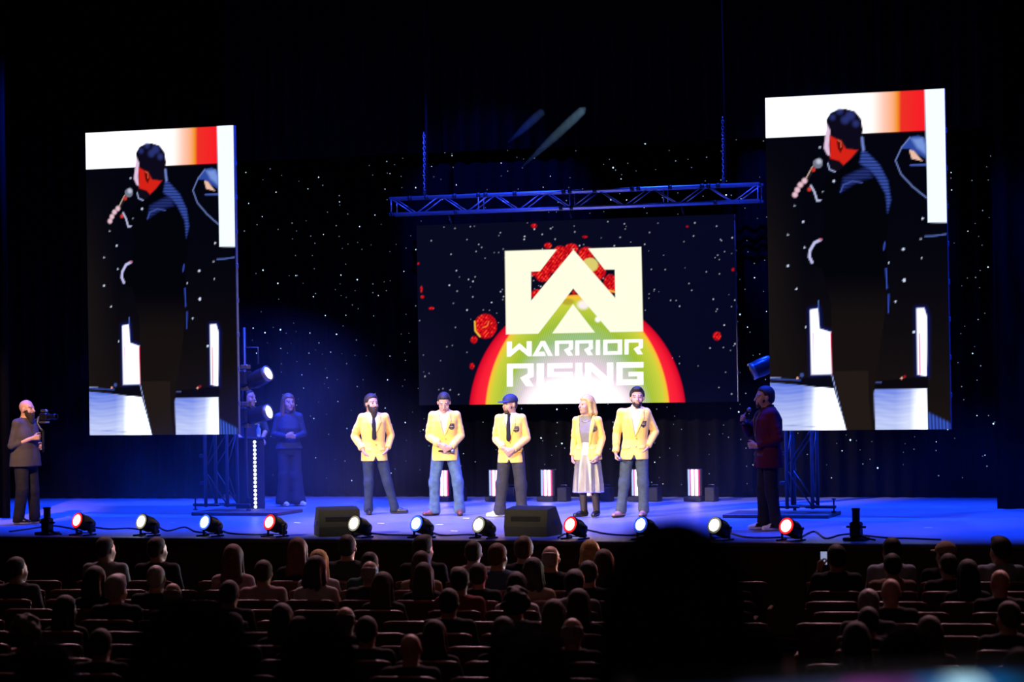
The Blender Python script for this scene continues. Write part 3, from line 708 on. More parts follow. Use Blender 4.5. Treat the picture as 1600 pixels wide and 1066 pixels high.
bp = (p[0] + .12, p[1] + .15, 1.091)
t = thing('water_bottle', 'small clear water bottle with white cap standing on the DJ booth', 'bottle', bp)
MB().lathe([(.03, 0), (.033, .02), (.033, .12), (.014, .16), (.013, .175)], 14).build('bottle_body', mat('bottle_plastic', (.75, .8, .9), .25), t)
MB().lathe([(.016, .172), (.016, .198), (.004, .2)], 12).build('cap', mat('bottle_cap', (.85, .85, .9), .5), t)

# ------------------------------------------------------------------ people: smooth implicit bodies
def axis_pts(lo, hi, coarse, zones=()):
    """grid coordinates, fine inside zones (a, b, step)"""
    P = [lo]
    while P[-1] < hi:
        s = coarse
        for a, b, st in zones:
            if a - coarse < P[-1] < b: s = min(s, st)
        P.append(P[-1] + s)
    return np.array(P, np.float32)
class Field:
    def __init__(s, xs, ys, zs):
        s.ax = (xs, ys, zs); s.D = np.full((len(xs), len(ys), len(zs)), 1.0, np.float32)
    def sub(s, lo, hi):
        sl = []
        for a, l, h in zip(s.ax, lo, hi):
            i = max(0, int(np.searchsorted(a, l)) - 1); j = min(len(a), int(np.searchsorted(a, h)) + 1); sl.append(slice(i, max(j, i + 1)))
        sl = tuple(sl); g = np.meshgrid(*[a[q] for a, q in zip(s.ax, sl)], indexing='ij', sparse=True)
        return sl, g
    def mix(s, sl, d, k):
        a = s.D[sl]
        if k <= 0: s.D[sl] = np.minimum(a, d)
        else:
            h = np.clip(.5 + .5 * (a - d) / k, 0, 1); s.D[sl] = a * (1 - h) + d * h - k * h * (1 - h)
    def cap(s, a, b, ra, rb=None, k=.015, flat=None):
        """tapered capsule; flat=(direction, factor) squeezes it along a direction"""
        rb = ra if rb is None else rb; a = np.asarray(a, float); b = np.asarray(b, float); R = max(ra, rb) + k + .03
        sl, (X, Y, Z) = s.sub(np.minimum(a, b) - R, np.maximum(a, b) + R)
        d = b - a; L = d @ d + 1e-9
        t = np.clip(((X - a[0]) * d[0] + (Y - a[1]) * d[1] + (Z - a[2]) * d[2]) / L, 0, 1)
        qx, qy, qz = X - a[0] - t * d[0], Y - a[1] - t * d[1], Z - a[2] - t * d[2]
        if flat is not None:
            n = np.asarray(flat[0], float); n = n / np.linalg.norm(n); c = (qx * n[0] + qy * n[1] + qz * n[2]) * (1 / flat[1] - 1)
            qx, qy, qz = qx + c * n[0], qy + c * n[1], qz + c * n[2]
        s.mix(sl, (np.sqrt(qx * qx + qy * qy + qz * qz) - (ra + (rb - ra) * t)).astype(np.float32), k)
    def ell(s, c, r, M=None, k=.012, neg=False, keep=None):
        """ellipsoid, M rows = local axes; neg carves; keep(x,y,z)->distance that clips it"""
        c = np.asarray(c, float); R = max(r) + k + .03
        sl, (X, Y, Z) = s.sub(c - R, c + R); q = [X - c[0], Y - c[1], Z - c[2]]
        if M is not None: q = [M[i][0] * q[0] + M[i][1] * q[1] + M[i][2] * q[2] for i in range(3)]
        k0 = np.sqrt(sum((a / b) ** 2 for a, b in zip(q, r))) + 1e-6; k1 = np.sqrt(sum((a / (b * b)) ** 2 for a, b in zip(q, r))) + 1e-6
        d = (k0 * (k0 - 1) / k1).astype(np.float32)
        if neg:
            a = s.D[sl]; h = np.clip(.5 - .5 * (a + d) / k, 0, 1); s.D[sl] = a * (1 - h) - d * h + k * h * (1 - h)
        else:
            s.mix(sl, d, k)
    def loft(s, prof, k=.02, M=None):
        """prof rows: z, cx, cy, rx, ry"""
        P = np.array(prof, float); P = P[np.argsort(P[:, 0])]
        lo = (np.min(P[:, 1] - P[:, 3]) - .06, np.min(P[:, 2] - P[:, 4]) - .06, P[0, 0] - .06); hi = (np.max(P[:, 1] + P[:, 3]) + .06, np.max(P[:, 2] + P[:, 4]) + .06, P[-1, 0] + .06)
        sl, (X, Y, Z) = s.sub(lo, hi); it = lambda j: np.interp(Z, P[:, 0], P[:, j])
        rx, ry = it(3), it(4); d = (((np.abs((X - it(1)) / rx)) ** 2.4 + (np.abs((Y - it(2)) / ry)) ** 2.4) ** (1 / 2.4) - 1) * np.minimum(rx, ry)
        d = np.maximum(d, np.maximum(P[0, 0] - Z, Z - P[-1, 0])); s.mix(sl, d.astype(np.float32), k)
    def grid(s): return np.meshgrid(*s.ax, indexing='ij', sparse=True)
    def clip(s, fn): s.D = np.maximum(s.D, fn(*s.grid()).astype(np.float32))
    def extract(s, D=None):
        D = s.D if D is None else D; S = D < 0
        n = [m - 1 for m in D.shape]; sh = lambda A, a, b, c: A[a:a + n[0], b:b + n[1], c:c + n[2]]
        cnt = np.zeros(n, np.int8)
        for a in (0, 1):
            for b in (0, 1):
                for c in (0, 1): cnt += sh(S, a, b, c)
        act = (cnt > 0) & (cnt < 8); I, J, K = np.nonzero(act); N = len(I)
        if N == 0: return np.zeros((0, 3)), np.zeros((0, 4), int)
        acc = np.zeros((N, 3)); num = np.zeros(N)
        for ax in range(3):
            for u in (0, 1):
                for v in (0, 1):
                    o = [0, 0, 0]; o[(ax + 1) % 3] = u; o[(ax + 2) % 3] = v; e = list(o); e[ax] = 1
                    da = D[I + o[0], J + o[1], K + o[2]]; db = D[I + e[0], J + e[1], K + e[2]]; m = (da < 0) != (db < 0)
                    t = np.where(m, da / np.where(m, da - db, 1), 0)
                    for q, (G, idx) in enumerate(zip(s.ax, (I, J, K))):
                        p = G[idx + o[q]] + ((G[idx + 1] - G[idx]) * t if q == ax else 0); acc[:, q] += np.where(m, p, 0)
                    num += m
        V = acc / num[:, None]; vid = np.full(n, -1, np.int64); vid[act] = np.arange(N); Fs = []
        for ax in range(3):
            o3 = (ax, (ax + 1) % 3, (ax + 2) % 3); A = np.transpose(S, o3); W_ = np.transpose(vid, o3)
            e = A[:-1, 1:-1, 1:-1] != A[1:, 1:-1, 1:-1]; i, j, k = np.nonzero(e)
            q = np.stack([W_[i, j, k], W_[i, j + 1, k], W_[i, j + 1, k + 1], W_[i, j, k + 1]], 1)
            flip = A[i + 1, j + 1, k + 1]
            q[flip] = q[flip][:, ::-1]; Fs.append(q)
        Fq = np.concatenate(Fs); Fq = Fq[(Fq >= 0).all(1)]
        return relax(V, Fq), Fq

def relax(V, Fq, it=4):
    """Taubin smoothing: takes the grid steps out without shrinking"""
    if len(Fq) == 0: return V
    E = np.concatenate([Fq[:, [0, 1]], Fq[:, [1, 2]], Fq[:, [2, 3]], Fq[:, [3, 0]]]); n = len(V)
    a = np.concatenate([E[:, 0], E[:, 1]]); b = np.concatenate([E[:, 1], E[:, 0]]); deg = np.maximum(np.bincount(a, minlength=n), 1)
    for k in range(it * 2):
        L = np.stack([np.bincount(a, V[b, q], n) for q in range(3)], 1) / deg[:, None] - V; V = V + L * (.55 if k % 2 == 0 else -.57)
    return V

def head_frame(yaw, pitch):
    f = np.array([math.sin(yaw) * math.cos(pitch), -math.cos(yaw) * math.cos(pitch), math.sin(pitch)])
    r = np.array([-math.cos(yaw), -math.sin(yaw), 0.0]); u = np.cross(r, f)
    return np.array([r, f, u])          # rows: right, forward, up
HS = 1.09                       # head size
def hp(c, M, p): return np.asarray(c) + HS * (p[0] * M[0] + p[1] * M[1] + p[2] * M[2])
def hr(r): return tuple(v * HS for v in r)

def add_head(Fd, c, M, neck_base, neck_r=.062, k=.012, female=False, detail=True):
    E = lambda p, r, k=.02, **kw: Fd.ell(hp(c, M, p), hr(r), M, k, **kw); H = lambda p: hp(c, M, p)
    E((0, -.014, .034), (.076, .097, .089)); E((0, .028, -.028), (.063 if not female else .06, .068, .088), .03)
    E((0, .036, -.074), (.05 if not female else .043, .054, .042), .03)
    Fd.cap(H((0, -.025, -.06)), neck_base, neck_r * (.86 if female else 1), neck_r * (.95 if female else 1.12), .03)
    if detail:
        E((0, .074, -.1), (.022, .02, .018), .02)
        Fd.cap(H((-.036, .078, .026)), H((.036, .078, .026)), .012, .012, .015)
        for sx in (-1, 1):
            E((sx * .032, .096, .006), (.017, .012, .011), .012, neg=True); Fd.ell(H((sx * .031, .077, .005)), (.0125, .0125, .0125), M, .002)
            E((sx * .04, .06, -.03), (.024, .026, .026), .02)
            E((sx * .078, -.008, -.006), (.012, .02, .033), .006)
        Fd.cap(H((0, .092, .016)), H((0, .113, -.026)), .009, .014, .01)
        Fd.cap(H((-.018, .091, -.058)), H((.018, .091, -.058)), .0075, .0075, .006); Fd.cap(H((-.015, .09, -.069)), H((.015, .09, -.069)), .008, .008, .004)

def add_hand(Fd, wr, d, n, s, curl=.5, k=.006, sc_=1.0, spread=1.0):
    """wr wrist, d along hand, n palm normal (fingers curl towards it), s side of the thumb"""
    d, n, s = [np.asarray(v, float) / np.linalg.norm(v) for v in (d, n, s)]; wr = np.asarray(wr, float)
    for o in (-.026, -.009, .009, .026):
        Fd.cap(wr + d * .012 + s * o * .7, wr + d * .086 * sc_ + s * o, .0165, .0145, .012)
    for o, L in ((.031, .070), (.0105, .080), (-.0105, .074), (-.031, .058)):
        p = wr + d * .088 * sc_ + s * o; a = 0.25 + curl * .9; segs = (L * .45, L * .32, L * .26); r = .0092
        for q in segs:
            v = d * math.cos(a) + n * math.sin(a) + s * o * .8 * spread; v /= np.linalg.norm(v); e = p + v * q; Fd.cap(p, e, r, r * .92, .004); p = e; a += curl * 1.1; r *= .93
    p = wr + d * .028 + s * .030; v = d * .62 + s * .62 + n * .35
    for L, r in ((.045, .013), (.034, .0115), (.026, .0105)):
        v = v / np.linalg.norm(v); e = p + v * L; Fd.cap(p, e, r, r * .92, .006); p = e; v = v + n * curl * .6 - s * curl * .45 + d * .2

TORSO = [(.84, .155, .10), (.95, .17, .118), (1.07, .148, .105), (1.24, .166, .122), (1.36, .175, .12), (1.44, .155, .092), (1.51, .082, .068)]
TORSO_F = [(.84, .155, .105), (.93, .18, .122), (1.06, .128, .095), (1.22, .150, .120), (1.34, .148, .105), (1.42, .125, .08), (1.48, .06, .055)]
def base_pose(**kw):
    P = dict(sh={'R': (-.17, 0, 1.435), 'L': (.17, 0, 1.435)}, el={'R': (-.25, .03, 1.15), 'L': (.25, .03, 1.15)}, wr={'R': (-.25, -.05, .90), 'L': (.25, -.05, .90)},
             hand={'R': ((0, -.05, -1), (1, 0, 0), (0, -1, 0), .5), 'L': ((0, -.05, -1), (-1, 0, 0), (0, -1, 0), .5)},
             hip={'R': (-.09, 0, .92), 'L': (.09, 0, .92)}, kn={'R': (-.11, -.02, .50), 'L': (.11, -.02, .50)}, an={'R': (-.12, .02, .09), 'L': (.12, .02, .09)},
             toe={'R': (-.25, -1, 0), 'L': (.25, -1, 0)}, head=(0, -.025, 1.635), yaw=0.0, pitch=0.0, dz=0.0, lean=(0, 0), female=False, fat=1.0, sk=.0)
    for a, b in kw.items():
        if isinstance(P.get(a), dict) and isinstance(b, dict): P[a] = {**P[a], **b}
        else: P[a] = b
    return P
def torso_prof(P, grow=0.0, rows=None):
    T = rows or (TORSO_F if P['female'] else TORSO); z0, z1 = .9, 1.5; out = []
    for r in T:
        f = (r[0] - z0) / (z1 - z0); out.append((r[0] + P['dz'], P['lean'][0] * f, P['lean'][1] * f, r[1] * P['fat'] + grow, r[2] * P['fat'] + grow))
    return out
def pose_grid(P, step, pad=.14, zlo=None, zhi=None, fine=None, seg=('sh', 'el', 'wr', 'hip', 'kn', 'an')):
    pts = [P[a][s] for a in seg for s in 'LR'] + [P['head']]; pts = np.array(pts, float); lo = pts.min(0) - pad; hi = pts.max(0) + pad
    lo[1] -= .08; lo[2] = -.01 if zlo is None else zlo; hi[2] = hi[2] + .02 if zhi is None else zhi
    lo[0] = min(lo[0], -.26); hi[0] = max(hi[0], .26); lo[1] = min(lo[1], -.2); hi[1] = max(hi[1], .2)
    z = [[], [], []]
    for c, r, st in (fine or []):
        for q in range(3): z[q].append((c[q] - r, c[q] + r, st))
    return Field(*[axis_pts(lo[q], hi[q], step, z[q]) for q in range(3)])
def body_mesh(P, step=.014, fine=.0065, hands=True, detail=True, mats=None):
    zones = [(P['head'], .14, fine)] if fine else []
    if fine and hands:
        for s in 'LR':
            if P['hand'].get(s): h = np.array(P['wr'][s], float) + np.array(P['hand'][s][0], float) / np.linalg.norm(P['hand'][s][0]) * .08; zones.append((h, .10, fine))
    Fd = pose_grid(P, step, fine=zones); M = head_frame(P['yaw'], P['pitch'])
    Fd.loft(torso_prof(P, -.004)); nb = (P['lean'][0], P['lean'][1], 1.47 + P['dz']); g = .86 if P['female'] else 1.0
    for s in 'LR':
        Fd.cap(P['sh'][s], P['el'][s], .050 * g, .040 * g, .03); Fd.cap(P['el'][s], P['wr'][s], .041 * g, .027 * g, .012)
        Fd.cap(P['hip'][s], P['kn'][s], .082, .054, .03); Fd.cap(P['kn'][s], P['an'][s], .054, .036, .015)
        t = np.array(P['toe'][s], float); t /= np.linalg.norm(t); a = np.array(P['an'][s], float)
        Fd.cap(a + (0, 0, -.045), a + t * .13 + (0, 0, -.055), .032, .026, .02)
        if hands and P['hand'].get(s): Fd_h = P['hand'][s]; add_hand(Fd, P['wr'][s], *Fd_h[:3], curl=Fd_h[3], sc_=.92 if P['female'] else 1.0)
    add_head(Fd, P['head'], M, nb, female=P['female'], detail=detail)
    V, Fq = Fd.extract(); me = mesh_np('body', V, Fq)
    for m in mats or []: me.materials.append(m)
    if detail:   # brows, eyes and lips by place on the face
        cen = V[Fq].mean(1) - np.asarray(P['head']); L = cen @ M.T / HS; x, y, z = np.abs(L[:, 0]), L[:, 1], L[:, 2]; idx = np.zeros(len(Fq), np.int32)
        idx[(y > .05) & (np.abs(x - .034) < .022) & (np.abs(z - .030 + (x - .034) * .1) < .004)] = 1
        idx[(y > .05) & (((x - .032) / .011) ** 2 + ((z - .005) / .005) ** 2 < 1)] = 2
        idx[(y > .05) & (x < .023) & (np.abs(z + .0635) < .0085)] = 3
        me.polygons.foreach_set('material_index', idx)
    return me
def obj_from(Fd, name, m, parent, D=None, smooth=True):
    V, Fq = Fd.extract(D)
    if len(Fq) == 0: return None
    return link(name, mesh_np(name, V, Fq, smooth), m, parent)

HAIRLINE = ([-.12, -.06, -.02, .0, .02, .045, .065, .1], [-.085, -.075, -.04, -.01, .012, .045, .066, .082])
def hair_field(P, kind, step=.011):
    """hair as its own closed surface around the skull"""
    c = np.array(P['head'], float); M = head_frame(P['yaw'], P['pitch']); low = {'long': .46, 'bob': .26, 'pony': .34, 'tied': .22}.get(kind, .17)
    Fd = Field(*[axis_pts(c[q] - (.19 if q < 2 else low + .02), c[q] + .19, step) for q in range(3)]); E = lambda p, r, k=.015, **kw: Fd.ell(hp(c, M, p), hr(r), M, k, **kw)
    th = {'buzz': .004, 'short': .010, 'full': .02, 'curly': .035, 'balding': .006}.get(kind, .016)
    E((0, -.016, .038), (.076 + th, .097 + th, .089 + th)); E((0, -.045, -.02), (.068 + th * .6, .062 + th, .07), .03)
    if kind == 'full': E((0, .04, .115), (.06, .05, .03), .03)
    if kind == 'curly':
        r_ = np.random.default_rng(4)
        for _ in range(40):
            v = r_.normal(size=3); v /= np.linalg.norm(v)
            if v[2] > -.6: E((v[0] * .105, -.02 + v[1] * .12, .03 + v[2] * .115), (.035,) * 3, .012)
    g = Fd.grid(); q = [g[0] - c[0], g[1] - c[1], g[2] - c[2]]; Lc = [(M[i][0] * q[0] + M[i][1] * q[1] + M[i][2] * q[2]) / HS for i in range(3)]
    hl = np.interp(Lc[1], *HAIRLINE)
    if kind == 'balding': hl = hl + np.clip(.09 - np.abs(Lc[2] - .11), 0, .09) * 0
    hl = hl + np.where(Lc[1] > .035, .016 * np.clip((np.abs(Lc[0]) - .028) / .03, 0, 1), 0)
    if kind in ('buzz', 'short', 'full', 'balding', 'tied', 'curly'): Fd.D = Fd.D + ((th + .006) * np.clip(1 - (Lc[2] - hl) / .03, 0, 1) * np.clip((Lc[1] + .12) / .06, .2, 1)).astype(np.float32)
    cut = (hl - Lc[2]) * .75
    if kind == 'balding': cut = np.maximum(cut, (Lc[2] - .055 + np.maximum(0, -Lc[1] - .03) * -.3))
    Fd.D = np.maximum(Fd.D, cut.astype(np.float32))
    if kind in ('long', 'bob', 'pony', 'tied'):
        u = np.array((0, 0, 1.0)); dn = lambda p, dz: hp(c, M, p) - u * dz
        if kind == 'tied': Fd.ell(hp(c, M, (0, -.125, .02)), (.035, .035, .035), M, .02); Fd.cap(hp(c, M, (0, -.09, -.02)), dn((0, -.10, -.04), .06), .045, .03, .02)
        else:
            L = {'long': .32, 'bob': .17, 'pony': .24}[kind]
            if kind == 'pony': Fd.cap(hp(c, M, (0, -.12, .02)), dn((0, -.14, 0), L), .03, .022, .02)
            else:
                for sx in (-1, 1):
                    Fd.cap(hp(c, M, (sx * .07, .0, .04)), dn((sx * .085, -.01, -.02), L * .55), .026, .03, .025); Fd.cap(dn((sx * .085, -.01, -.02), L * .55), dn((sx * .08, -.02, -.02), L * .8), .03, .016, .02)
                for sx in (-.5, 0, .5):
                    Fd.cap(hp(c, M, (sx * .1, -.075, .02)), dn((sx * .13, -.085, -.02), L * .6), .042, .045, .02); Fd.cap(dn((sx * .13, -.085, -.02), L * .6), dn((sx * .12, -.085, -.02), L * .95), .045, .02, .02)
    return Fd
def beard_field(P, size=.012, length=0.0, step=.008):
    c = np.array(P['head'], float); M = head_frame(P['yaw'], P['pitch']); Fd = Field(*[axis_pts(c[q] - (.16 if q < 2 else .24), c[q] + .15, step) for q in range(3)])
    E = lambda p, r, k=.015, **kw: Fd.ell(hp(c, M, p), hr(r), M, k, **kw)
    E((0, .036, -.07), (.052 + size, .056 + size, .048 + size)); E((0, .03, -.03), (.064 + size * .6, .066 + size * .6, .06), .02)
    E((0, .066, -.098), (.034 + size * .5, .034 + size * .5, .03), .015)
    if length: E((0, .06, -.11 - length * .5), (.04, .035, .04 + length), .03)
    g = Fd.grid(); q = [g[0] - c[0], g[1] - c[1], g[2] - c[2]]; Lc = [(M[i][0] * q[0] + M[i][1] * q[1] + M[i][2] * q[2]) / HS for i in range(3)]
    top = np.interp(np.abs(Lc[0]), [0, .02, .04, .055, .07], [-.043, -.045, -.045, -.02, .012])
    mouth = np.sqrt((Lc[0] / .02) ** 2 + ((Lc[2] + .062) / .006) ** 2) - 1
    Fd.D = np.maximum.reduce([Fd.D, (Lc[2] - top).astype(np.float32), (-.005 - Lc[1]).astype(np.float32), np.where(Lc[1] > .05, -mouth * .01, -1).astype(np.float32)])
    return Fd

def jacket(P, root, m, m_lapel, m_crest, m_gold, m_button, crest=True, vneck=1.13, vw=.07, hem=.79, open_=0.0, step=.0095, flare=.02, name='jacket', cutaway=.06, sleeve=.056, lapels=True):
    Fd = pose_grid(P, step, pad=.12, zlo=hem - .05, zhi=1.56, seg=('sh', 'el', 'wr'))
    T = TORSO_F if P['female'] else TORSO; g = .9 if P['female'] else 1.0
    rows = [(hem, T[1][1] + .008 + flare, T[1][2] + .01 + flare), (.95, T[1][1] + .016, T[1][2] + .014)] + [(r[0], r[1] + .018, r[2] + .016) for r in T[2:5]] + [(T[5][0], T[5][1] + .025, T[5][2] + .012), (T[6][0] + .005, .082 * g, .07 * g)]
    Fd.loft(torso_prof(P, 0, rows), .02)
    body_D = Fd.D; Fd.D = np.full_like(body_D, 1.0)
    for s in 'LR':
        sh = np.array(P['sh'][s], float); el = np.array(P['el'][s], float); wr = np.array(P['wr'][s], float); sg = -1 if s == 'R' else 1
        Fd.cap(sh, el, .062 * g, sleeve * g, .02); Fd.cap(el, wr + (el - wr) * .03, sleeve * g, .043 * g, .01)
        d = (wr - el) / np.linalg.norm(wr - el)
        for f, w_ in ((.06, .93), (.24, .95), (.46, .94), (.86, 1.0)): Fd.cap(el + d * .26 * f + (-.006, -.012, -.012), el + d * .26 * f + (.004, .012, .014), (sleeve - f * .013) * g * w_, None, .014)
        du = (el - sh) / np.linalg.norm(el - sh)
        for f in (.62, .84): Fd.cap(sh + du * .28 * f + (-.012, -.008, .012), sh + du * .28 * f + (.01, .01, -.012), sleeve * g * .95, None, .014)
        Fd.clip(lambda X, Y, Z, wr=wr, d=d: np.where((np.abs(X - wr[0]) < .09) & (np.abs(Y - wr[1]) < .09) & (np.abs(Z - wr[2]) < .09), ((X - wr[0]) * d[0] + (Y - wr[1]) * d[1] + (Z - wr[2]) * d[2]) + .004, -1))
    slv = Fd.D; Fd.D = body_D
    for s in 'LR':
        sh = np.array(P['sh'][s], float); sg = -1 if s == 'R' else 1
        Fd.cap((sg * .06 + P['lean'][0], P['lean'][1] + .005, 1.445 if not P['female'] else 1.425), sh, .050 * g, .060 * g, .035, flat=((0, 1, 0), 1.1))
    h_ = np.clip(.5 + .5 * (Fd.D - slv) / .012, 0, 1); Fd.D = Fd.D * (1 - h_) + slv * h_ - .012 * h_ * (1 - h_)
    X, Y, Z = Fd.grid(); f = (Z - .9) / .6; xc = X - P['lean'][0] * f; yc = Y - P['lean'][1] * f
    wv = np.interp(Z, [hem - .05, hem + cutaway * 1.5, vneck - .02, vneck, 1.44, 1.5], [cutaway + open_, open_, open_, open_, vw + open_, vw + open_ + .01]) - .006
    front = .0 - yc * 0 - .02
    slit = np.maximum(np.abs(xc) - wv, yc + .03)
    near = (np.sqrt(xc ** 2 + (yc) ** 2) < .22)
    arm = np.full(np.broadcast(X, Y, Z).shape, 1.0, np.float32)
    for s in 'LR':           # keep sleeves that cross the front
        for a, b in ((P['sh'][s], P['el'][s]), (P['el'][s], P['wr'][s])):
            a = np.array(a, float); b = np.array(b, float); d = b - a; t = np.clip(((X - a[0]) * d[0] + (Y - a[1]) * d[1] + (Z - a[2]) * d[2]) / (d @ d), 0, 1)
            arm = np.minimum(arm, np.sqrt((X - a[0] - t * d[0]) ** 2 + (Y - a[1] - t * d[1]) ** 2 + (Z - a[2] - t * d[2]) ** 2) - sleeve * 1.12)
    slit = np.maximum(slit, -arm)
    Fd.D = np.maximum(Fd.D, np.where(wv > 0.001, -slit, -1).astype(np.float32))
    Fd.clip(lambda X, Y, Z: Z - 1.535); Fd.clip(lambda X, Y, Z: hem - Z + 0 * X)
    jk = obj_from(Fd, name, m, root)
    def patch(nm, mm, region, lift, parent=jk):
        D = np.maximum(Fd.D - lift, region.astype(np.float32)); D = np.maximum(D, (yc + .015).astype(np.float32)); D = np.maximum(D, -(arm - .004)) ; D = np.maximum(D, -(Fd.D + .012))
        return obj_from(Fd, nm, mm, parent, D)
    if lapels:
        for sg in (-1, 1):
            wl = np.interp(Z, [vneck, vneck + .08, 1.36, 1.40, 1.47], [.004, .035, .062, .045, .03])
            patch('lapel', m_lapel, np.maximum(np.maximum(wv + .002 - sg * xc, sg * xc - wv - wl), np.maximum(vneck - .01 - Z, Z - 1.47)), .012)
        if m_button is not None:
            for z in (vneck - .02, vneck - .13): patch('button', m_button, np.sqrt((xc - .02 - open_) ** 2 + (Z - z) ** 2) - .014, .008)
        for sg in (-1, 1): patch('pocket_flap', m_lapel, np.maximum(np.abs(xc - sg * .115) - .06, np.abs(Z - (hem + .17)) - .022), .006)
    if crest:
        cx, cz = .105 + open_ * .4, 1.27; sx = np.abs(xc - cx); sz = Z - cz
        sd = np.maximum(sx - .043, np.maximum(sz - .05, (-sz - .025) * .8 + sx * .62 - .018))
        b = patch('crest', m_crest, sd, .009)
        if b is not None:
            patch('crest_emblem', m_gold, np.maximum(sd + .014, -(np.abs(np.abs(sz - .005) - .014) - .007) * 1.0), .012, b); patch('crest_emblem', m_gold, np.abs(sd + .006) - .0035, .012, b)
    return jk
def shirt(P, root, m, m_collar, sleeves=False, hem=.9, step=.011, grow=.008, name='shirt', collar=True, sleeve_to=1.0, loose=0.0, top=1.5):
    Fd = pose_grid(P, step, pad=.12, zlo=hem - .04 + P['dz'], zhi=1.6 + P['dz'], seg=('sh', 'el', 'wr')); g = .9 if P['female'] else 1.0
    T = TORSO_F if P['female'] else TORSO
    rows = [(r[0], r[1] + (loose if r[0] < 1.3 else 0), r[2] + (loose if r[0] < 1.3 else 0)) for r in T]; rows = [(hem, rows[1][1] + loose * .3, rows[1][2] + loose * .3)] + [r for r in rows if r[0] > hem + .03]
    Fd.loft(torso_prof(P, grow, rows), .02)
    if sleeves:
        for s in 'LR':
            sh = np.array(P['sh'][s], float); el = np.array(P['el'][s], float); wr = np.array(P['wr'][s], float); sg = -1 if s == 'R' else 1
            Fd.cap((sg * .06 + P['lean'][0], P['lean'][1], 1.455 + P['dz']), sh, .052 * g, .064 * g, .035); e2 = sh + (el - sh) * min(1, sleeve_to); Fd.cap(sh, e2, .062 * g, .054 * g, .02)
            if sleeve_to > 1: Fd.cap(el, el + (wr - el) * (sleeve_to - 1), .053 * g, .041 * g, .012)
    nb = np.array((P['lean'][0], P['lean'][1], 1.5 + P['dz']))
    Fd.clip(lambda X, Y, Z: np.minimum(-np.maximum(np.sqrt((X - nb[0]) ** 2 + (Y - nb[1] + .02) ** 2) - .062, 1.47 + P['dz'] - Z), 1) - 0 * X)
    o = obj_from(Fd, name, m, root)
    if collar:
        C2 = Field(*[axis_pts(nb[q] - .13, nb[q] + .13, .008) for q in range(3)]); X, Y, Z = C2.grid(); rr = np.sqrt((X - nb[0]) ** 2 + ((Y - nb[1]) * .95) ** 2) - .074 - (Z - nb[2]) * -.25
        C2.D = np.maximum(np.abs(rr) - .007, np.maximum(nb[2] - .035 - Z + np.clip(Y * .0, 0, 0), Z - nb[2] - .045 + np.clip(-Y, 0, .08) * .4)).astype(np.float32)
        C2.D = np.maximum(C2.D, (.02 - np.abs(X - nb[0]) - np.maximum(0, Y - nb[1] + .03) * 3).astype(np.float32)); obj_from(C2, 'collar', m_collar, o)
    return o
def tie(P, root, m, length=.34):
    pts = []; nb = np.array((P['lean'][0], P['lean'][1] - .07, 1.475)); MBt = MB()
    Fd = Field(axis_pts(nb[0] - .08, nb[0] + .08, .007), axis_pts(nb[1] - .15, nb[1] + .08, .007), axis_pts(nb[2] - length - .05, nb[2] + .06, .009))
    Fd.cap(nb + (0, -.022, .014), nb + (0, -.036, -.016), .024, .018, .004, flat=((0, 1, 0), .9))
    Fd.cap(nb + (0, -.040, -.03), nb + (0, -.074, -.13), .019, .028, .006, flat=((0, 1, .3), .5)); Fd.cap(nb + (0, -.074, -.13), nb + (0, -.078, -length), .028, .034, .006, flat=((0, 1, 0), .5))
    return obj_from(Fd, 'tie', m, root)
def trousers(P, root, m, step=.012, r=(.098, .074, .062), name='trousers', waist=.98, flare=0.0, to=.0):
    Fd = pose_grid(P, step, pad=.14, zlo=-.01, zhi=1.06 + P['dz'], seg=('hip', 'kn', 'an')); T = TORSO_F if P['female'] else TORSO
    Fd.loft(torso_prof(P, .008, [(.80, T[0][1] * .9, T[0][2]), (.86, T[0][1] + .008, T[0][2] + .012), (.95, T[1][1], T[1][2]), (waist + .02, T[1][1] - .008, T[1][2] - .004)]), .02)
    for s in 'LR':
        h = np.array(P['hip'][s], float); kn = np.array(P['kn'][s], float); an = np.array(P['an'][s], float); e = an + (0, 0, -.04 + to)
        Fd.cap(h, kn, r[0], r[1], .02); Fd.cap(kn, e, r[1], r[2] + flare, .012)
        d = (e - kn) / np.linalg.norm(e - kn)
        for f, q in ((.04, .99), (.14, .98), (.78, .98), (.88, 1.03), (.96, 1.06)):
            p = kn + (e - kn) * f; Fd.cap(p + (-.012, -.01, .01), p + (.012, .012, -.008), (r[1] + (r[2] + flare - r[1]) * f) * q * .97, None, .014)
    Fd.clip(lambda X, Y, Z: .035 + to * .8 - Z + 0 * X)
    return obj_from(Fd, name, m, root)
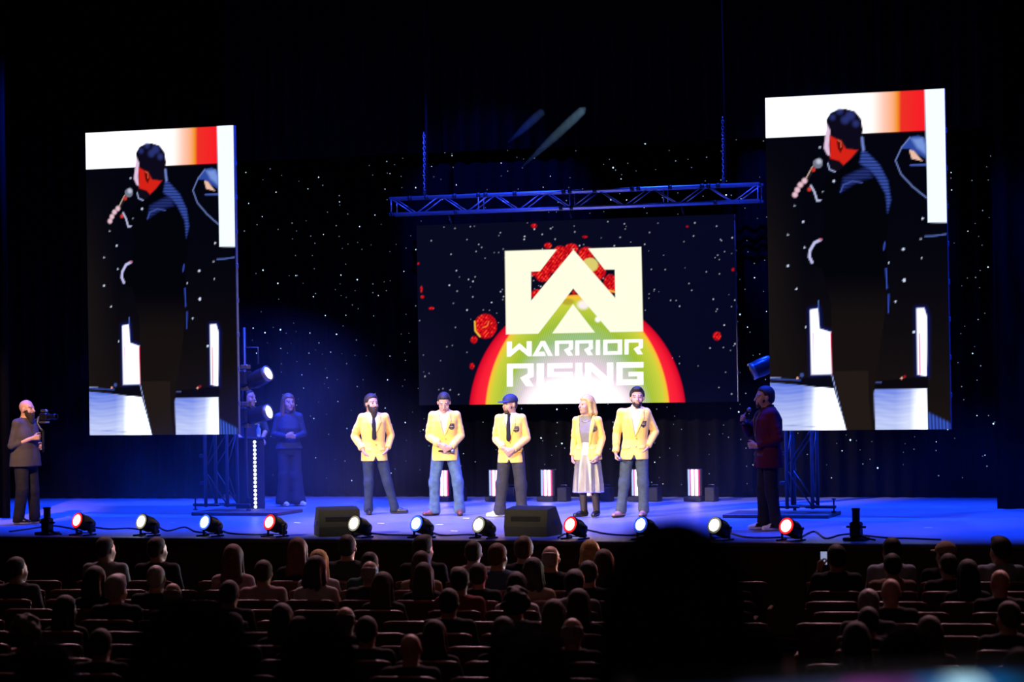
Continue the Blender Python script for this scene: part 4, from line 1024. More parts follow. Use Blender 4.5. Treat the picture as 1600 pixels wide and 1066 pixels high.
def shoes(P, root, m_up, m_sole, kind='shoe', m_lace=None):
    for s in 'LR':
        t = np.array(P['toe'][s], float); t[2] = 0; t /= np.linalg.norm(t); a = np.array(P['an'][s], float); a = np.array((a[0], a[1], max(a[2], .085)))
        b = a - (0, 0, a[2]); base = a[2] - .085; sd = np.array((-t[1], t[0], 0)); lo = a - .2; hi = a + .2
        pts = [b - t * .07, b + t * .2]; lo = np.minimum(*pts) - .07; hi = np.maximum(*pts) + .07; lo[2] = base - .005; hi[2] = base + (.30 if kind == 'boot' else .17)
        Fd = Field(*[axis_pts(lo[q], hi[q], .0085) for q in range(3)]); z = lambda p, h: p + np.array((0, 0, base + h))
        Fd.cap(z(b - t * .045, .045), z(b + t * .08, .045), .042, .043, .02); Fd.cap(z(b + t * .06, .04), z(b + t * .165, .033), .043, .034, .02, flat=((0, 0, 1), .9))
        Fd.cap(z(b - t * .02, .06), z(b - t * .01, .11 if kind != 'boot' else .25), .046, .044 if kind != 'boot' else .05, .02)
        X, Y, Z = Fd.grid(); up = Fd.D.copy(); Fd.D = np.maximum(up, (base + .022 - Z).astype(np.float32)); Fd.D = np.maximum(Fd.D, (Z - base - (.115 if kind != 'boot' else .25)).astype(np.float32) + 0 * X)
        o = obj_from(Fd, 'boot' if kind == 'boot' else 'shoe', m_up, root)
        S = np.maximum(up - .004, np.abs(Z - base - .013) - .0125 + 0 * X); obj_from(Fd, 'sole', m_sole, o, S)
        if m_lace is not None: obj_from(Fd, 'side_panel', m_lace, o, np.maximum(np.maximum(up - .004, np.abs((X - b[0]) * t[0] + (Y - b[1]) * t[1] - .045) - .06 + (Z - base - .06) * .6), np.maximum(np.abs(Z - base - .062) - .03, .02 - np.abs((X - b[0]) * sd[0] + (Y - b[1]) * sd[1]))))

# ------------------------------------------------------------------ people on the stage
m_skin = mat('skin_light', (.52, .30, .21), .5, var=.06, scale=25)
m_skin2 = mat('skin_tan', (.42, .23, .15), .5, var=.06, scale=25)
m_eye = mat('eye_dark', (.03, .025, .02), .3); m_lip2 = mat('lips', (.38, .13, .11), .45)
m_hdark = mat('hair_dark_brown', (.022, .013, .009), .68, var=.4, scale=60, bump=.4); m_hblack = mat('hair_black', (.012, .009, .009), .68, var=.4, scale=60, bump=.4)
m_hblond = mat('hair_blond', (.55, .36, .11), .68, var=.35, scale=60, bump=.4); m_hbrown = mat('hair_brown', (.06, .03, .016), .68, var=.4, scale=60, bump=.4)
m_hred = mat('hair_auburn', (.09, .028, .012), .68, var=.4, scale=60, bump=.4); m_hgrey = mat('hair_grey', (.28, .26, .25), .5, var=.3, scale=60, bump=.4)
m_gold = mat('jacket_gold', (.87, .54, .11), .75, var=.06, scale=9, bump=.25, spec=.25, sheen=.2); m_goldl = mat('jacket_gold_lapel', (.89, .57, .13), .7, var=.05, spec=.25)
m_crest = mat('crest_navy', (.02, .02, .03), .6); m_cgold = mat('crest_thread', (.55, .36, .06), .5); m_btn = mat('button_brass', (.5, .36, .12), .35, .8)
m_whsh = mat('shirt_white', (.75, .74, .72), .7, var=.04); m_blk = mat('cloth_black', (.012, .012, .015), .8, var=.25, spec=.2)
m_navy = mat('trouser_navy', (.022, .034, .075), .8, var=.2, spec=.2); m_jean = mat('denim_blue', (.075, .13, .25), .85, var=.3, scale=14, spec=.2)
m_char = mat('trouser_charcoal', (.035, .035, .045), .8, var=.2, spec=.2); m_slate = mat('trouser_slate', (.055, .075, .10), .8, var=.2, spec=.2)
m_brsh = mat('shoe_brown', (.16, .05, .035), .45); m_blsh = mat('shoe_black', (.012, .012, .013), .3); m_whsn = mat('sneaker_white', (.78, .78, .76), .5); m_tansh = mat('loafer_rose_brown', (.34, .17, .13), .45)
m_sole = mat('sole_dark', (.02, .016, .014), .6); m_solew = mat('sole_white', (.8, .8, .78), .55)
m_greytop = mat('top_grey', (.20, .19, .21), .7, var=.08); m_satin = mat('satin_silver', (.66, .63, .60), .24, .75, var=.05); m_tights = mat('tights_black', (.03, .02, .022), .7)
m_burg = mat('velvet_burgundy', (.06, .004, .018), .8, var=.15, spec=.15); m_burgl = mat('lapel_burgundy', (.05, .006, .014), .5)
m_chs = mat('shirt_charcoal', (.055, .05, .052), .85, var=.15, scale=10, bump=.2, spec=.2); m_navysh = mat('blouse_navy', (.02, .026, .06), .7, var=.3)
m_metal = mat('mic_metal', (.35, .35, .37), .35, .9); m_mesh = mat('mic_mesh', (.22, .22, .24), .5, .8)
def MS(skin, hair): return [skin, hair, m_eye, m_lip2]

def person(label, px, py, ytop, rotz, P, group=None, dy=0.0):
    p = on_floor(px, py) + np.array((0, dy, 0)); H = at_y(px, ytop, p[1])[2]
    t = thing('person', label, 'person', (p[0], p[1], 0), rotz, group); s = H / 1.765; t.scale = (s, s, s)
    return t
def mic(label, loc, direction, parent_frame=None, scale=1.0):
    """hand microphone: loc is the grille centre in world space"""
    d = Vector(direction).normalized(); q = (-d).to_track_quat('Z', 'Y').to_matrix(); t = thing('microphone', label, 'microphone', tuple(loc))
    MB().lathe([(.012, .0), (.016, .004), (.019, .02), (.013, .05), (.012, .19), (.009, .2)], 14, (0, 0, 0), q).build('handle', m_blk, t)
    MB().lathe([(.001, -.034), (.018, -.028), (.027, -.012), (.027, .004), (.018, .018)], 14, (0, 0, 0), q, cap=False).build('grille_ball', m_mesh, t)
    return t
def grip(P, s, along=.095, off=.035):
    d, n = [np.array(v, float) / np.linalg.norm(v) for v in P['hand'][s][:2]]; return np.array(P['wr'][s], float) + d * along + n * off
def to_world(root, p):
    s = root.scale[0]; a = root.rotation_euler[2]; x, y, z = p
    return Vector((root.location[0] + s * (x * math.cos(a) - y * math.sin(a)), root.location[1] + s * (x * math.sin(a) + y * math.cos(a)), root.location[2] + s * z))
def dir_world(root, d):
    a = root.rotation_euler[2]; return Vector((d[0] * math.cos(a) - d[1] * math.sin(a), d[0] * math.sin(a) + d[1] * math.cos(a), d[2]))
GP = 'presenters in golden jackets'
# 1 long haired bearded man, hands in pockets, stepping
P = base_pose(el={'R': (-.275, .08, 1.16), 'L': (.265, .07, 1.16)}, wr={'R': (-.185, -.085, .965), 'L': (.195, -.055, .97)},
              hand={'R': ((.4, .02, -.9), (.6, .3, 0), (-.2, -1, 0), .3), 'L': ((-.45, .05, -.85), (-1, 0, 0), (0, -1, 0), .3)},
              kn={'R': (-.09, -.03, .5), 'L': (.18, -.03, .5)}, an={'R': (-.10, .0, .09), 'L': (.31, .03, .09)}, toe={'R': (-.05, -1, 0), 'L': (.95, -.45, 0)}, yaw=.35, head=(-.03, -.03, 1.635), lean=(-.02, 0))
r = person('bearded long haired man in gold jacket and black tie with hands in pockets', 586, 804, 617, YAW + .22, P, GP)
link('body', body_mesh(P, mats=MS(m_skin, m_hdark)), None, r)
obj_from(hair_field(P, 'tied'), 'hair', m_hdark, r); obj_from(beard_field(P, .014, .035), 'beard', m_hdark, r)
shirt(P, r, m_whsh, m_whsh); tie(P, r, m_blk); trousers(P, r, m_navy, r=(.098, .072, .058)); shoes(P, r, m_blsh, m_sole)
jacket(P, r, m_gold, m_goldl, m_crest, m_cgold, m_btn, crest=False, vneck=1.16, vw=.075)
# 2 man looking down, hands clasped
P = base_pose(el={'R': (-.225, .03, 1.14), 'L': (.225, .02, 1.14)}, wr={'R': (-.075, -.20, 1.03), 'L': (.10, -.195, .98)},
              hand={'R': ((.75, -.25, -.5), (.2, .6, -.6), (.5, -.3, .7), .7), 'L': ((-.85, -.25, -.25), (-.1, .6, -.6), (-.3, -.3, .85), .7)},
              kn={'R': (-.155, -.03, .5), 'L': (.175, -.03, .5)}, an={'R': (-.165, .0, .09), 'L': (.195, .01, .09)}, toe={'R': (-.85, -.6, 0), 'L': (.1, -1, 0)}, yaw=.06, pitch=-.48, head=(0.0, -.075, 1.62), lean=(0, -.02))
r = person('dark haired man in gold jacket and blue jeans looking down at his hands', 697, 806, 613, YAW - .04, P, GP)
link('body', body_mesh(P, mats=MS(m_skin, m_hblack)), None, r); obj_from(hair_field(P, 'short'), 'hair', m_hblack, r)
shirt(P, r, mat('shirt_pale_grey', (.45, .46, .5), .7), mat('shirt_pale_grey', (0, 0, 0))); trousers(P, r, m_jean, r=(.10, .078, .07)); shoes(P, r, m_brsh, m_sole)
jacket(P, r, m_gold, m_goldl, m_crest, m_cgold, m_btn, vneck=1.12, vw=.07, cutaway=.015)
mic('dark microphone held flat in the clasped hands of the man looking down', to_world(r, grip(P, 'L') + np.array((1, -.02, .0)) * .11), dir_world(r, (1, -.02, .0)))
# 3 man in a cap
P = base_pose(el={'R': (-.225, .03, 1.14), 'L': (.23, .03, 1.14)}, wr={'R': (-.07, -.20, 1.01), 'L': (.085, -.205, .985)},
              hand={'R': ((.7, -.2, -.65), (.2, .6, -.4), (.5, -.4, .6), .6), 'L': ((-.75, -.25, -.55), (-.1, .7, -.5), (-.4, -.4, .8), .6)},
              kn={'R': (-.13, -.03, .5), 'L': (.14, -.02, .5)}, an={'R': (-.18, -.02, .09), 'L': (.14, .05, .09)}, toe={'R': (-1, -.35, 0), 'L': (.2, -1, 0)}, yaw=-.62, pitch=-.05)
r = person('man in navy cap, gold jacket and black tie with hands clasped', 800, 808, 618, YAW - .22, P, GP)
link('body', body_mesh(P, mats=MS(m_skin, m_hbrown)), None, r); obj_from(hair_field(P, 'buzz'), 'hair', m_hbrown, r); obj_from(beard_field(P, .004), 'beard', m_hbrown, r)
c = np.array(P['head']); M = head_frame(P['yaw'], P['pitch']); Fd = Field(*[axis_pts(c[q] - .24, c[q] + .24, .009) for q in range(3)])
Fd.ell(hp(c, M, (0, -.012, .05)), hr((.093, .113, .092)), M, 0); X, Y, Z = Fd.grid(); q = [X - c[0], Y - c[1], Z - c[2]]; L3 = [M[i][0] * q[0] + M[i][1] * q[1] + M[i][2] * q[2] for i in range(3)]
Fd.D = np.maximum(Fd.D, (.03 - L3[2]).astype(np.float32)); cap_o = obj_from(Fd, 'cap', mat('cap_navy', (.012, .016, .05), .7), r)
Fd.D[:] = 1; Fd.ell(hp(c, M, (0, .10, .042)), hr((.082, .10, .012)), M, 0); Fd.D = np.maximum(Fd.D, (.04 - L3[1]).astype(np.float32)); obj_from(Fd, 'brim', mat('cap_brim_blue', (.02, .035, .22), .6), cap_o)
shirt(P, r, m_whsh, m_whsh); tie(P, r, m_blk); trousers(P, r, m_char, r=(.105, .085, .075)); shoes(P, r, m_whsn, m_solew)
jacket(P, r, m_gold, m_goldl, m_crest, m_cgold, m_btn, vneck=1.10, vw=.07, cutaway=.05)
# 4 woman in skirt
P = base_pose(female=True, sh={'R': (-.165, 0, 1.40), 'L': (.165, 0, 1.40)}, el={'R': (-.205, .03, 1.13), 'L': (.21, .04, 1.13)}, wr={'R': (-.215, -.04, .89), 'L': (.19, -.11, .89)},
              hand={'R': ((.05, -.1, -1), (1, 0, 0), (0, -1, 0), .5), 'L': ((-.25, -.3, -.9), (-1, .2, 0), (-.2, -1, 0), .6)},
              kn={'R': (-.07, -.03, .5), 'L': (.09, -.02, .5)}, an={'R': (-.07, -.03, .10), 'L': (.11, .02, .10)}, toe={'R': (-.5, -1, 0), 'L': (.05, -1, 0)}, yaw=-.62, head=(-.0, -.03, 1.62))
r = person('blonde woman in open gold jacket and long silver skirt', 920, 809, 617, YAW - .36, P, GP)
link('body', body_mesh(P, mats=MS(m_skin, m_hblond)), None, r); obj_from(hair_field(P, 'bob'), 'hair', m_hblond, r)
shirt(P, r, m_greytop, m_greytop, hem=.95, collar=False, name='top', grow=.006)
Fd = Field(axis_pts(-.30, .30, .011), axis_pts(-.28, .28, .011), axis_pts(.30, 1.12, .014)); X, Y, Z = Fd.grid(); th = np.arctan2(Y, X); rr = np.interp(Z, [.34, .5, .7, .92, 1.05, 1.1], [.215, .205, .19, .178, .14, .132])
fold = .02 * np.clip((1.0 - Z) / .5, 0, 1) * np.sin(th * 9 + 2 * np.sin(th * 2)) ; ry = rr * .8
Fd.D = np.maximum((np.sqrt((X / rr) ** 2 + (Y / ry) ** 2) - 1) * ry - fold, np.maximum(.36 - Z, Z - 1.09)).astype(np.float32); obj_from(Fd, 'skirt', m_satin, r)
Fd = pose_grid(P, .012, zlo=.1, zhi=.6, seg=('hip', 'kn', 'an'))
for s in 'LR': Fd.cap(P['kn'][s], P['an'][s], .062, .043, .01)
obj_from(Fd, 'tights', m_tights, r); shoes(P, r, m_blsh, m_sole, 'boot')
jacket(P, r, m_gold, m_goldl, m_crest, m_cgold, None, vneck=1.0, vw=.05, open_=.05, hem=.83, cutaway=.05, sleeve=.052)
# necklace
Fd = Field(axis_pts(-.12, .12, .007), axis_pts(-.16, .12, .007), axis_pts(1.30, 1.52, .007))
Q = [(math.sin(a) * .085, -math.cos(a) * .085 - .02 if True else 0, 1.43 - .05 * (math.cos(a) > 0) * math.cos(a)) for a in np.linspace(-1.7, 1.7, 13)]
for a, b in zip(Q[:-1], Q[1:]): Fd.cap(a, b, .010, None, .002)
obj_from(Fd, 'necklace', m_metal, r)
# 5 bearded man with microphone
P = base_pose(el={'R': (-.24, .03, 1.14), 'L': (.285, .07, 1.16)}, wr={'R': (-.255, -.05, .89), 'L': (.185, -.045, .965)},
              hand={'R': ((.05, -.25, -1), (1, -.1, 0), (.1, -1, 0), .75), 'L': ((-.45, .05, -.85), (-1, 0, 0), (0, -1, 0), .3)},
              kn={'R': (-.14, -.03, .5), 'L': (.11, -.03, .5)}, an={'R': (-.20, -.04, .09), 'L': (.115, .0, .09)}, toe={'R': (-.7, -1, 0), 'L': (-.25, -1, 0)}, yaw=.02, head=(.05, -.03, 1.635), lean=(.04, 0))
r = person('dark haired bearded man in gold jacket and open white collar holding a microphone low', 993, 808, 607, YAW - .06, P, GP)
link('body', body_mesh(P, mats=MS(m_skin, m_hblack)), None, r); obj_from(hair_field(P, 'full'), 'hair', m_hblack, r); obj_from(beard_field(P, .006), 'beard', m_hblack, r)
shirt(P, r, m_whsh, m_whsh); trousers(P, r, m_slate, r=(.10, .076, .062), to=.025); shoes(P, r, m_tansh, m_sole)
jacket(P, r, m_gold, m_goldl, m_crest, m_cgold, m_btn, vneck=1.10, vw=.075, cutaway=.06)
mic('black microphone with silver head in the lowered hand of the bearded man', to_world(r, grip(P, 'R') + np.array((.15, -.9, .1)) * .10), dir_world(r, (.15, -.9, .1)))
# the host in burgundy, in profile with a microphone
P = base_pose(el={'R': (-.24, -.17, 1.20), 'L': (.245, .06, 1.13)}, wr={'R': (-.11, -.27, 1.33), 'L': (.13, -.17, 1.04)},
              hand={'R': ((.55, -.55, .55), (.5, .8, .0), (-.2, .2, .9), .9), 'L': ((-.4, -.75, .1), (-.8, .3, -.2), (0, -.2, 1), .5)},
              kn={'R': (-.10, -.05, .5), 'L': (.10, .0, .5)}, an={'R': (-.11, -.05, .09), 'L': (.11, .06, .09)}, toe={'R': (-.1, -1, 0), 'L': (.15, -1, 0)}, yaw=.05, pitch=-.02, head=(0, -.04, 1.63), fat=1.2)
r = person('host in burgundy velvet jacket speaking into a microphone in profile', 1203, 829, 604, YAW - 1.42, P)
link('body', body_mesh(P, mats=MS(m_skin2, m_hdark)), None, r); obj_from(hair_field(P, 'short'), 'hair', m_hdark, r); obj_from(beard_field(P, .004), 'beard', m_hdark, r)
shirt(P, r, m_blk, m_blk); trousers(P, r, m_blk, r=(.105, .078, .065)); shoes(P, r, m_whsn, m_solew, 'shoe', m_blsh)
jacket(P, r, m_burg, m_burgl, m_crest, m_cgold, None, crest=False, vneck=1.1, hem=.77, sleeve=.06)
mic('microphone with dark ball head held to the mouth of the host in burgundy', to_world(r, grip(P, 'R', .085, .03) + np.array((.22, .50, .84)) * .12), dir_world(r, (.22, .50, .84)))
# camera operator
P = base_pose(el={'R': (-.255, .03, 1.12), 'L': (.24, -.03, 1.08)}, wr={'R': (-.085, -.215, 1.225), 'L': (.075, -.23, 1.085)},
              hand={'R': ((.45, -.85, .1), (.8, .5, 0), (.1, 0, 1), .9), 'L': ((-.45, -.85, .1), (-.8, .5, 0), (-.1, 0, 1), .9)},
              kn={'R': (-.12, -.04, .5), 'L': (.12, -.03, .5)}, an={'R': (-.12, .04, .09), 'L': (.13, -.05, .09)}, toe={'R': (.25, -1, 0), 'L': (.25, -1, 0)}, yaw=.12, head=(0, -.045, 1.63), fat=1.1)
r = person('bald bearded camera operator in charcoal top filming from the stage side', 41, 819, 625, YAW + 1.05, P)
link('body', body_mesh(P, mats=MS(m_skin, m_hdark)), None, r); obj_from(beard_field(P, .012, .03), 'beard', m_hdark, r)
shirt(P, r, m_chs, m_chs, sleeves=True, sleeve_to=1.4, hem=.82, loose=.03, name='sweatshirt', collar=False, grow=.014); trousers(P, r, m_blk, r=(.11, .088, .075)); shoes(P, r, m_blsh, m_solew)
wr_ = to_world(r, (0, -.33, 1.16)); gt = thing('camera_gimbal', 'handheld gimbal with black video camera gripped by the bald operator', 'camera', tuple(wr_), r.rotation_euler[2])
MB().tube([(0, 0, -.14), (0, 0, .16)], .019, 10).build('grip', m_blk, gt)
MB().tube([(0, 0, .16), (0, .05, .20), (0, .10, .27), (0, .07, .36)], .016, 8).build('tilt_arm', m_steel, gt)
MB().box((0, -.04, .36), (.11, .13, .10), bev=.012).build('camera_body', m_can, gt)
MB().lathe([(.036, 0), (.036, .09), (.042, .10), (.042, .15), (.03, .15)], 16, (0, -.10, .36), Vector((0, -1, 0)).to_track_quat('Z', 'Y').to_matrix(), cap=False).build('camera_lens', m_can, gt)
MB().box((0, -.03, .44), (.05, .11, .04), bev=.008).build('top_monitor', m_metal, gt); MB().tube([(0, .03, .38), (.0, .14, .30)], .012, 8).build('rear_handle', m_metal, gt)
MB().box((0, -.03, .285), (.09, .12, .03), bev=.006).build('mount_plate', m_metal, gt)
# woman in navy at the back
P = base_pose(female=True, sh={'R': (-.165, 0, 1.40), 'L': (.165, 0, 1.40)}, el={'R': (-.235, .0, 1.13), 'L': (.235, .0, 1.13)}, wr={'R': (-.07, -.20, 1.10), 'L': (.09, -.19, 1.09)},
              hand={'R': ((.85, -.25, .1), (.2, .6, -.3), (.2, -.2, 1), .6), 'L': ((-.85, -.25, .1), (-.2, .6, -.3), (-.2, -.2, 1), .6)},
              kn={'R': (-.08, -.02, .5), 'L': (.10, -.02, .5)}, an={'R': (-.10, .0, .09), 'L': (.13, -.02, .09)}, toe={'R': (.3, -1, 0), 'L': (.6, -1, 0)}, yaw=.3, head=(0, -.03, 1.62))
r = person('long haired woman in dark navy smiling beside the DJ booth', 453, 791, 615, YAW + .18, P)
link('body', body_mesh(P, mats=MS(m_skin, m_hbrown)), None, r); obj_from(hair_field(P, 'long'), 'hair', mat('hair_chestnut', (.16, .075, .04), .6, var=.4, scale=50, bump=.4), r)
shirt(P, r, m_navysh, m_navysh, sleeves=True, sleeve_to=1.95, hem=.90, loose=.02, name='blouse'); trousers(P, r, mat('wide_trousers_navy', (.014, .017, .035), .8), r=(.10, .09, .085), flare=.025); shoes(P, r, m_whsn, m_solew)
# DJ
P = base_pose(yaw=.5, el={'R': (-.27, -.02, 1.14), 'L': (.27, -.02, 1.14)}, wr={'R': (-.15, -.16, 1.0), 'L': (.15, -.16, 1.0)}, hand={'R': ((.2, -.9, -.2), (0, 0, -1), (1, 0, 0), .4), 'L': ((-.2, -.9, -.2), (0, 0, -1), (-1, 0, 0), .4)})
dj = at_y(389, 700, DJ[1] + 1.0); t = thing('person', 'DJ in dark shirt half hidden behind the moving head lamps', 'person', (dj[0], DJ[1] + 1.0, 0), YAW + .5); sH = at_y(389, 609, DJ[1] + 1.0)[2] / 1.765; t.scale = (sH,) * 3
link('body', body_mesh(P, mats=MS(m_skin2, m_hblack)), None, t); obj_from(hair_field(P, 'buzz'), 'hair', m_hblack, t)
shirt(P, t, m_navysh, m_navysh, sleeves=True, sleeve_to=1.0, hem=.86, loose=.015); trousers(P, t, m_blk); shoes(P, t, m_blsh, m_sole)

# ------------------------------------------------------------------ auditorium seats and audience
ROWD = [26.6, 25.5, 24.4, 23.4, 22.4, 21.4, 20.4, 19.4, 18.4, 16.6, 14.8, 13.0, 11.2, 9.4, 7.7, 6.0, 4.6, 3.4]
ROT = 0.13                      # the rows turn a little towards the centre of the stage
ORD = ('first', 'second', 'third', 'fourth', 'fifth', 'sixth', 'seventh', 'eighth', 'ninth', 'tenth', 'eleventh', 'twelfth', 'thirteenth', 'fourteenth', 'fifteenth', 'sixteenth', 'seventeenth', 'eighteenth')
def row_depth(k, px): return ROWD[k] * (1 - (px - 800) / 800 * .037)
def row_xy(k, px):
    p = at_depth(px, 900, row_depth(k, px)); return p[0], p[1]
SZ = 1.298
def seated(**kw):
    dz = -.47
    P = base_pose(dz=dz, sh={'R': (-.185, 0, 1.435 + dz), 'L': (.185, 0, 1.435 + dz)}, el={'R': (-.235, -.06, 1.17 + dz), 'L': (.235, -.06, 1.17 + dz)}, wr={'R': (-.12, -.26, 1.08 + dz), 'L': (.12, -.26, 1.08 + dz)},
                  hand={'R': ((.3, -.9, -.2), (0, 0, -1), (1, 0, 0), .4), 'L': ((-.3, -.9, -.2), (0, 0, -1), (-1, 0, 0), .4)},
                  hip={'R': (-.09, -.04, .475), 'L': (.09, -.04, .475)}, kn={'R': (-.11, -.43, .50), 'L': (.11, -.43, .50)}, an={'R': (-.11, -.42, .09), 'L': (.11, -.42, .09)}, toe={'R': (-.1, -1, 0), 'L': (.1, -1, 0)}, head=(0, -.03, 1.635 + dz))
    P.update(kw); return P
BODY = {}; HAIR = {}; SHIRT = {}; PANTS = {}; SHOES = {}
def aud_meshes(kind, yaw, raised=False):
    key = (kind, yaw, raised)
    if key not in BODY:
        fem = kind in ('long', 'bob', 'pony'); P = seated(yaw=yaw, female=fem)
        if raised: P['el'] = {'R': P['el']['R'], 'L': (.25, -.16, .80)}; P['wr'] = {'R': P['wr']['R'], 'L': (.17, -.26, 1.03)}; P['hand'] = {'R': P['hand']['R'], 'L': ((-.1, -.1, 1), (-.6, -.6, 0), (-.5, .5, .3), .7)}
        if fem: P['sh'] = {'R': (-.165, 0, .94), 'L': (.165, 0, .94)}
        BODY[key] = body_mesh(P, step=.02, fine=.012, detail=True)
        HAIR[key] = None if kind == 'bald' else obj_mesh(hair_field(P, kind, .013))
        kk = (fem, raised)
        if kk not in SHIRT:
            tmp = shirt(P, None, None, None, sleeves=True, sleeve_to=1.85, hem=.88, step=.017, collar=False, loose=.01, grow=.012); SHIRT[kk] = tmp.data; bpy.data.objects.remove(tmp)
            tmp = trousers(P, None, None, step=.02); PANTS[kk] = tmp.data; bpy.data.objects.remove(tmp)
    return BODY[key], HAIR[key], SHIRT[(key[0] in ('long', 'bob', 'pony'), raised)], PANTS[(key[0] in ('long', 'bob', 'pony'), raised)]
def obj_mesh(Fd): return mesh_np('hair', *Fd.extract())
def link_m(name, me, mats, parent):
    o = bpy.data.objects.new(name, me); C.objects.link(o); o.parent = parent
    mats = mats if isinstance(mats, list) else [mats]
    while len(me.materials) < len(mats): me.materials.append(None)
    for i, m in enumerate(mats): o.material_slots[i].link = 'OBJECT'; o.material_slots[i].material = m
    return o
HM = {'dk': m_hdark, 'bk': m_hblack, 'br': m_hbrown, 'bl': m_hblond, 'rd': m_hred, 'gr': m_hgrey}
def cm(n, c): return mat('cloth_' + n, c, .85, var=.15, spec=.2)
CM = {'black': cm('dull_black', (.012, .012, .014)), 'grey': cm('grey', (.22, .24, .27)), 'white': cm('white', (.55, .54, .56)), 'rose': cm('rose', (.42, .30, .32)), 'teal': cm('teal', (.03, .10, .10)), 'beige': cm('beige', (.36, .28, .20)),
      'blue': cm('blue', (.08, .13, .24)), 'red': cm('red', (.22, .05, .05)), 'tan': cm('tan', (.22, .14, .09)), 'dkblue': cm('dark_blue', (.02, .03, .06)), 'pale': cm('pale_blue', (.34, .40, .50)), 'char': cm('charcoal', (.04, .04, .045))}
